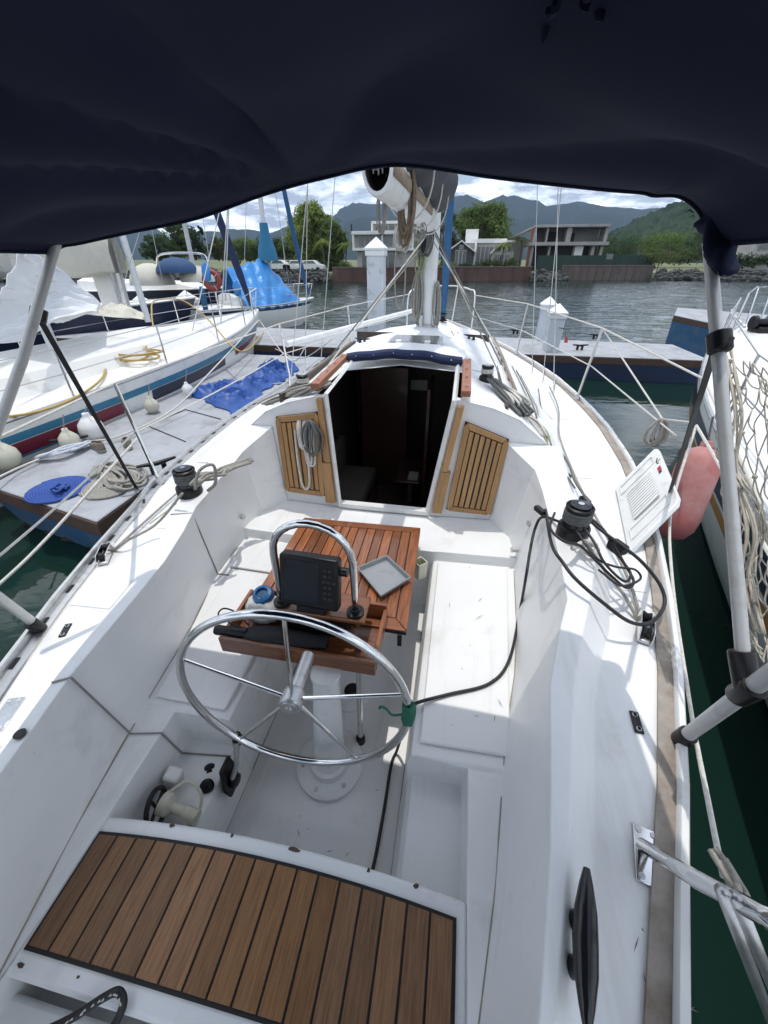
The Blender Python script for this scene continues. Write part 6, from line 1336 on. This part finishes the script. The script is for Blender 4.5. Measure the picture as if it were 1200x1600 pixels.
def palm(base, h, lab, seed, m=None, fl=1.7, nf=17):
    rd = random.Random(seed); t = thing('palm_tree', lab, 'palm', base); base = Vector(base); top = base + Vector((rd.uniform(-.25, .25), 0, h))
    MB().tube([base - Vector((0, 0, .2)), base.lerp(top, .5), top], [.13, .10, .09], 8).build('trunk', BARK, t, ang=180)
    b = MB()
    for k in range(nf):
        a = 2 * math.pi * k / nf + rd.uniform(-.2, .2); el = rd.uniform(.1, 1.1); d = Vector((math.cos(a), math.sin(a), 0)); L_ = fl * rd.uniform(.8, 1.1)
        rib = [top + d * (L_ * q * math.cos(el * (1 - .4 * q))) + Vector((0, 0, L_ * (math.sin(el) * q - .75 * q * q))) for q in [i / 8 for i in range(9)]]; sdv = d.cross(Vector((0, 0, 1)))
        for i in range(1, 9):
            for s in (-1, 1):
                p = rib[i]; l = L_ * .30 * (1 - abs(i / 8 - .45)); f = (rib[i] - rib[i - 1]).normalized()
                for o_ in (0, .5): pp0 = p - (rib[i] - rib[i - 1]) * o_; b.add([pp0, pp0 + sdv * s * l * .5 + f * l * .35 + Vector((0, 0, -.04)), pp0 + sdv * s * l + f * l * .55 + Vector((0, 0, -l * .35)), pp0 + f * .07], [(0, 1, 2, 3)])
    b.build('crown', m or LEAF['bright'], t, flat=True, recalc=False); return t
bamboo((-24.155,72,1.086), 8.2, 7.6, LEAF['bright'], 'tall feathery bamboo clump at the left of the far shore', 2)
bamboo((-20.511,70,1.137), 6.0, 4.0, LEAF['mid'], 'smaller bamboo clump in front of the tall one, right side', 3)
tree((2.03,84,2.299), 7.6, 9.6, LEAF['mid'], 'wide round leafy tree behind the small gabled house', 11, n=80, per=170, leaf=.24, low=.30)
tree((-4.038,80,1.938), 7.0, 6, LEAF['olive'], 'olive green tree right behind the blue forestay', 12, n=20)
TREES = (((-49.319,74,2.68), 5.6, 5.4, 'mid', 'leafy tree with open crown behind the dark hulled sailboat'), ((-47.626,76,2.682), 4.4, 4.6, 'dark', 'dark tree beside the grey mast behind the moored boats'), ((-50.479,70,2.493), 3.2, 5, 'dark', 'low bushy tree at the left end of the shore trees'), ((-44.683,80,2.587), 3.4, 6, 'olive', 'low olive tree left of the white mast'), ((-39.958,80,2.488), 3.0, 7, 'mid', 'low tree behind the bright blue tarpaulin'), ((-35.461,82,2.285), 3.2, 7, 'dark', 'low dark tree behind the parked cars'), ((-31.438,82,2.087), 3.4, 7, 'mid', 'bushy green tree between the cars and the bamboo'),
    ((40.786,120,2.213), 5.0, 12, 'dark', 'dark bushy tree at the foot of the hill right of the hoarding'), ((42.002,110,2.009), 5.0, 11, 'mid', 'green tree at the foot of the hill left of the bimini pole'), ((49.178,115,1.99), 6.0, 12, 'dark', 'tall dark tree just left of the bimini pole'), ((54.184,110,2.706), 7.0, 13, 'olive', 'light green tree right of the bimini pole'), ((64.867,120,2.964), 7.5, 15, 'mid', 'large green tree above the hedge at the right edge'), ((37.721,130,3.021), 4.0, 12, 'dark', 'low dark trees behind the green hoarding'), ((34.69,140,3.062), 4.0, 14, 'mid', 'green trees behind the end of the unfinished house'))
for k, (p, h_, w_, m, lab) in enumerate(TREES): tree(p, h_, w_, LEAF[m], lab, 60 + k, n=30, per=120, leaf=.22, low=.10, group='trees along the far shore')
tree((-46.835,78,2.685), 5.2, 1.3, LEAF['dark'], 'narrow dark cypress among the shore trees', 90, 'cypress_tree', n=18, per=70, leaf=.2, low=.05)
for p, h_, lab, s_ in (((-20.464,66,1.7), 3.4, 'palm with drooping fronds before the bamboo', 1), ((-16.779,64,1.732), 3.0, 'palm left of the modern white house', 2), ((-6.423,66,1.731), 3.2, 'palm behind the mast foot', 3), ((7.852,70,2.03), 3.6, 'yellow green palm beside the unfinished house', 4), ((5.163,69,1.956), 3.0, 'palm between the small house and the unfinished house', 5), ((-7.683,65,1.74), 2.6, 'short palm right of the modern white house', 6)):
    palm((p[0], p[1], 1.2), h_, lab, s_, LEAF['bright'] if s_ != 4 else LEAF['olive'])
def bush(base, w, h_, m, lab, seed):
    rd = random.Random(seed); t = thing('garden_shrub', lab, 'shrub', base); base = Vector(base)
    MB().tube([base - Vector((0, 0, .2)), base + Vector((.03, 0, h_ * .4))], [.05, .03], 6).build('stem', BARK, t); crown(rd, [(base + Vector((rd.uniform(-.4, .4) * w, rd.uniform(-.3, .3), rd.uniform(.25, .8) * h_)), w * .2) for _ in range(9)], 70, .16, t, m)
for k, (p, w_, h_, m, lab) in enumerate((((-15.526,61,1.698), 2.6, 1.4, 'mid', 'shrub at the corner of the modern white house'), ((-10.359,64.5,1.664), 2.0, .8, 'dark', 'low shrub under the modern white house windows'), ((-2.425,68,1.874), 3.2, 1.3, 'mid', 'shrub before the small gabled house, left'), ((0.791,68.5,1.874), 3.5, .9, 'dark', 'low dark shrub along the small gabled house'), ((3.555,69.5,1.949), 3.0, 1.5, 'olive', 'yellowish shrub in the garden by the second gable'), ((6.355,70.5,2.024), 2.6, 1.6, 'mid', 'shrub at the foot of the unfinished house'), ((28.371,75,2.101), 5, 2.6, 'olive', 'olive bush at the end of the green hoarding'))):
    bush((p[0], p[1], 1.15), w_, h_, LEAF[m], lab, 200 + k)
hd = crown(random.Random(77), [(Vector((38.474,80,1.997)).lerp(Vector((49.279,78,2.185)), t / 40) + Vector((0, 0, random.uniform(-.3, .9))), .8) for t in range(41)], 60, .22, None, LEAF['dark'])
hd.name = 'clipped_hedge'; tag(hd, 'long clipped hedge on the right shore behind the rocks', 'hedge')

# ---------------------------------------------------------------- houses on the far shore
RENDER = pm('white_render_wall', (0.76, 0.75, 0.72), .8, var=.1, vs=.8, dirt=(.38, .36, .33), ds=.5)
RENDERG = pm('grey_render_wall', (0.42, 0.41, 0.39), .85, var=.15, vs=.8, dirt=(.17, .16, .15), ds=.5)
CONCR = pm('raw_concrete', (0.36, 0.345, 0.325), .9, var=.15, vs=.7, dirt=(.15, .14, .13), ds=.6)
INTER = pm('dark_room', (0.045, 0.042, 0.04), .8)
GLASS = pm('window_glass', (0.05, 0.065, 0.06), .06, var=.1, spec=.8)
BRICK = pm('red_hollow_brick', (.24, .11, .075), .9, var=.25, vs=2)
def hb(t, x0, x1, z0, z1, y0, y1, nm, m, bev=.02): return MB().box(((x0 + x1) / 2, (y0 + y1) / 2, (z0 + z1) / 2), (x1 - x0, y1 - y0, z1 - z0)).build(nm, m, t, bevel=bev, seg=1)
def window(t, x0, x1, z0, z1, y, n=2, fm=None):
    f = hb(t, x0, x1, z0, z1, y - .06, y + .04, 'window', fm or RENDERG, 0)
    w_ = (x1 - x0) / n
    for k in range(n): hb(f, x0 + k * w_ + .06, x0 + (k + 1) * w_ - .06, z0 + .07, z1 - .07, y - .08, y - .055, 'pane', GLASS, 0)
# modern white house
mh = thing('modern_house', 'modern white flat roofed house left of the mast', 'house', (-11.6, 66, 1.1)); y = 62.8
x0, x1 = -15.2, -7.2
hb(mh, x0 + .3, x1, 1.1, 3.55, y + .6, y + 6, 'wall', RENDERG); hb(mh, x0 - .1, x1 + .2, 3.55, 3.85, y - .4, y + 6.3, 'slab', RENDER)
hb(mh, x0 + .15, x1, 3.85, 5.35, y + .5, y + 6, 'upper_wall', RENDERG); hb(mh, x0 - .15, x1 + .2, 5.35, 5.72, y - .4, y + 6.3, 'roof', RENDER)
hb(mh, x0 - .1, x0 + .15, 3.85, 5.36, y - .3, y + .55, 'side_fin', RENDER); hb(mh, x1 - .0, x1 + .2, 3.85, 5.36, y - .3, y + .55, 'side_fin', RENDER); hb(mh, -11.3, -11.1, 3.85, 5.36, y - .2, y + .55, 'mullion_post', RENDER)
window(mh, x0 + .6, -11.35, 3.95, 5.3, y + .45, 4); window(mh, -11.05, x1 - .1, 3.95, 5.3, y + .45, 3)
window(mh, x0 + 1.0, x0 + 2.8, 1.4, 3.4, y + .55, 2); window(mh, -11.6, -9.4, 1.4, 3.4, y + .55, 2)
hb(mh, x0 + 3.2, x0 + 3.5, 1.1, 3.55, y - .1, y + .55, 'column', RENDERG)
hb(mh, -12.7, -7.0, 5.72, 6.55, y + 1.2, y + 5, 'roof_room', RENDERG); hb(mh, -12.9, -6.9, 6.55, 6.85, y + .8, y + 5.2, 'roof_slab', RENDER); hb(mh, -12.9, -12.65, 5.72, 6.56, y + .8, y + 1.2, 'side_fin', RENDER)
window(mh, -12.4, -9.7, 5.8, 6.45, y + 1.15, 3); window(mh, -9.4, -7.3, 5.8, 6.45, y + 1.15, 2)
MB().tube([(x0 - .2, y, 5.6), (x0 - .2, y, 6.5)], .10, 8).build('chimney_pipe', BLACK, mh)
# small gabled house and its neighbour
def gable(t, x0, x1, z0, ze, zp, y0, y1, wm, rm):
    xm = (x0 + x1) / 2
    MB().prism([(x0, y0, z0), (x1, y0, z0), (x1, y0, ze), (xm, y0, zp), (x0, y0, ze)], (0, y1 - y0, 0)).build('wall', wm, t)
    for s, xe in ((-1, x0), (1, x1)):
        a, b_ = Vector((xm, y0 - .35, zp + .05)), Vector((xe + s * .45, y0 - .35, ze - (zp - ze) * .9 / (xm - x0) * .5))
        MB().prism([a, b_, b_ + Vector((0, 0, .18)), a + Vector((0, 0, .2))], (0, y1 - y0 + .6, 0)).build('roof', rm, t)
gh = thing('gabled_house', 'small dark gabled house with white roof edges right of the forestay', 'house', (1.5, 70, 1.1))
g0 = (-2.481,69,2.023); g1 = (0.959,69,2.028); gz = (-1.074,69,4.663)[2]
gable(gh, g0[0], g1[0], 1.1, 3.6, gz, 69.5, 75, pm('dark_timber_wall', (.07, .065, .06), .8, var=.2), RENDER); window(gh, g0[0] + .9, g1[0] - .9, 1.5, 3.7, 69.45, 3); window(gh, g0[0] + 1.4, g1[0] - 1.4, 3.8, 4.3, 69.45, 2)
fb_ = thing('flat_roofed_house', 'pale flat roofed house between the gabled house and the unfinished one', 'house', (6, 73, 1.1))
a, b_ = (0.156,72,4.983), (4.119,72,5.191)
hb(fb_, a[0], b_[0] + 1.2, 1.1, 4.6, 72, 78, 'wall', RENDERG); hb(fb_, a[0] - .4, b_[0] + 1.6, 4.6, 5.1, 71.6, 78.3, 'roof', RENDER); c_ = (-0.355,74,6.092); e_ = (1.553,74,6.075); hb(fb_, c_[0], e_[0], 5.1, c_[2] + .3, 74, 77, 'roof_room', RENDER); window(fb_, a[0] + 1.4, b_[0] - .2, 1.6, 4.2, 71.95, 4); hb(fb_, a[0] + 1, a[0] + 1.3, 1.1, 4.6, 71.3, 71.7, 'column', RENDER); hb(fb_, b_[0] + .9, b_[0] + 1.2, 1.1, 4.6, 71.3, 71.7, 'column', RENDER)
ah = thing('arched_house', 'small house with a white curved gable before the unfinished house', 'house', (9, 71, 1.1))
a, b_ = (3.517,71,2.017), (6.857,71,2.021); xm = (a[0] + b_[0]) / 2
hb(ah, a[0] + .2, b_[0], 1.1, 3.5, 71, 75, 'wall', RENDERG); window(ah, a[0] + .7, b_[0] - .5, 1.4, 3.2, 70.95, 3)
q = [(a[0] + (b_[0] - a[0]) * t, 3.4 + 1.5 * math.sin(math.pi / 2 * min(1, t * 1.3))) for t in [i / 10 for i in range(11)]]
MB().prism([(x, 70.6, z) for x, z in q] + [(x, 70.6, z - .25) for x, z in q[::-1]], (0, 4.6, 0)).build('roof', RENDER, ah)
# unfinished concrete house behind a green hoarding
uh = thing('unfinished_house', 'unfinished two storey concrete house with open dark bays', 'building', (20, 78, 1.1)); y = 76.0
xl, xr_ = (9.835,76,6.886)[0], (20.219,76,6.928)[0]; zt_ = (14.78,76,6.91)[2]; zm = (15.359,76,4.545)[2]; xl2 = (7.125,82,6.15)[0]
hb(uh, xl, xr_ + .2, zt_ - .32, zt_, y - .6, y + 9, 'roof', CONCR); hb(uh, xl - .4, xr_ + .5, zm - .22, zm + .22, y - .9, y + 9, 'slab', CONCR)
hb(uh, xl + .2, xr_ - .2, 1.1, zt_ - .33, y + 3.2, y + 3.5, 'back_wall', CONCR); hb(uh, xl + .2, xr_ - .4, 1.1, zm - .23, y + 1.6, y + 1.8, 'dark_bay', INTER)
for f_, w_ in ((0, .35), (.18, .25), (.46, .7), (.98, .4)):
    x = lerp(xl, xr_, f_); hb(uh, x, x + w_, zm + .22, zt_ - .32, y - .2, y + 3, 'partition', CONCR)
for f_, w_ in ((0, .4), (.25, .3), (.62, 1.2), (.85, .5), (.97, .4)):
    x = lerp(xl, xr_, f_); hb(uh, x, x + w_, 1.1, zm - .22, y - .1, y + 1.5, 'column', CONCR if w_ < 1 else RENDER)
hb(uh, lerp(xl, xr_, .56), lerp(xl, xr_, .64), zm + .22, zt_ - .9, y + 3.1, y + 3.19, 'doorway', INTER); hb(uh, lerp(xl, xr_, .22), lerp(xl, xr_, .4), zm + .4, zt_ - .7, y + 3.1, y + 3.19, 'doorway', INTER)
hb(uh, xl2, xl - .5, 1.1, zt_ - 1.2, y + 6, y + 9, 'side_wing', CONCR); MB().prism([(xl2 - .3, y + 5.6, zt_ - 1.6), (xl, y - .4, zt_ - .3), (xl, y - .4, zt_), (xl2 - .3, y + 5.6, zt_ - 1.3)], (.3, 4, 0)).build('wing_roof', CONCR, uh); hb(uh, xl - .4, xl - .02, 1.1, zt_ - .4, y - .2, y + .4, 'brick_pier', BRICK)
hz_ = thing('site_hoarding', 'dark green site hoarding before the unfinished house', 'hoarding', (22, 75, 1.1))
a, b_ = Vector((10.568,72.3,1.692)), Vector((27.596,75.2,2.018)); zt2 = (18.926,74,3.059)[2]; N = 14
for k in range(N):
    p, q_ = a.lerp(b_, k / N), a.lerp(b_, (k + .985) / N); MB().prism([(p.x, p.y, 1.0), (q_.x, q_.y, 1.0), (q_.x, q_.y + .06, 1.0), (p.x, p.y + .06, 1.0)], (0, 0, zt2 - 1.0)).build('panel', pm('hoarding_green', (.022, .045, .035), .8, var=.15, rand=.12), hz_)
sg = a.lerp(b_, .61); MB().box((sg.x, sg.y - .05, 2.9), (1.0, .03, .7)).build('notice_board', pm('faded_notice', (.18, .18, .2), .7), hz_)
# right shore low house
rh = thing('low_house', 'low pale house with sloping shingle roof at the right edge', 'house', (48, 85, 1.1))
a, b_ = (41.243,84,3.874), (49.538,84,3.847)
MB().prism([(a[0], 84, 2.0), (b_[0], 84, 2.0), (b_[0], 88, 4.2), (a[0] + .4, 88, 4.2)], (0, 0, .15)).build('roof', pm('grey_shingle', (.17, .17, .16), .9, var=.2, vs=2), rh); hb(rh, a[0] + 4.6, a[0] + 12, 1.1, 6.2, 86, 92, 'wall', RENDERG); window(rh, a[0] + 5.2, a[0] + 8.5, 3.8, 5.9, 85.95, 2); hb(rh, a[0] + .3, b_[0], 1.1, 2.0, 84.5, 88, 'base_wall', RENDERG)
# parked cars on the left shore
def car(p, col, lab, L_=4.2):
    t = thing('parked_car', lab, 'car', p, 'cars parked on the far left shore'); p = Vector(p)
    pr = [(-2.1, .3), (-2.1, .75), (-1.9, .95), (-1.2, 1.0), (-.7, 1.42), (.7, 1.45), (1.3, 1.0), (1.95, .9), (2.1, .65), (2.1, .3)]
    MB().prism([p + Vector((x, -.8, z)) for x, z in pr], (0, 1.6, 0)).build('body', col, t, bevel=.08)
    MB().prism([p + Vector((x, -.81, z)) for x, z in ((-1.0, 1.02), (-.62, 1.36), (.62, 1.38), (1.05, 1.02))], (0, 1.62, 0)).build('window', GLASS, t)
    for x in (-1.3, 1.3):
        for yy in (-.82, .66): MB().lathe([(.31, 0), (.31, .16)], p + Vector((x, yy, .31)), (0, 1, 0), 14).build('wheel', BLACK, t)
CARW = pm('car_white', (.65, .65, .64), .3); CARG = pm('car_silver', (.35, .36, .37), .3, .5)
for p, m, lab in (((-27.672,66,1.437), CARW, 'white car parked at the left of the row'), ((-26.925,68,1.492), CARG, 'silver car second from the left in the row'), ((-24.795,66,1.527), CARW, 'white car right of the silver one'), ((-22.324,65,1.548), CARW, 'white car nearest the bamboo')): car((p[0], p[1], 1.02), m, lab)
lp = thing('street_lamp', 'pale lamp post behind the parked cars', 'lamp post', (-30.359,75,1.94)); b0 = Vector((-30.386,75,1.754)); MB().tube([(b0.x, b0.y, 1), (b0.x, b0.y, 5.6)], [.09, .06], 8).build('post', RENDER, lp); MB().box((b0.x + .3, b0.y, 5.6), (.8, .2, .1)).build('lamp_head', RENDER, lp)

# air between here and the hills
hzm = bpy.data.materials.new('humid_air'); hzm.use_nodes = True; t_ = hzm.node_tree; t_.nodes.clear()
o_ = t_.nodes.new('ShaderNodeOutputMaterial'); v_ = t_.nodes.new('ShaderNodeVolumePrincipled'); v_.inputs['Color'].default_value = (.44, .57, .80, 1); v_.inputs['Density'].default_value = 0.00017; v_.inputs['Anisotropy'].default_value = 0.0
t_.links.new(v_.outputs[0], o_.inputs['Volume'])
MB().box((0, 1650, 210), (8200, 4700, 424)).build('haze', hzm, kind='stuff', flat=True)
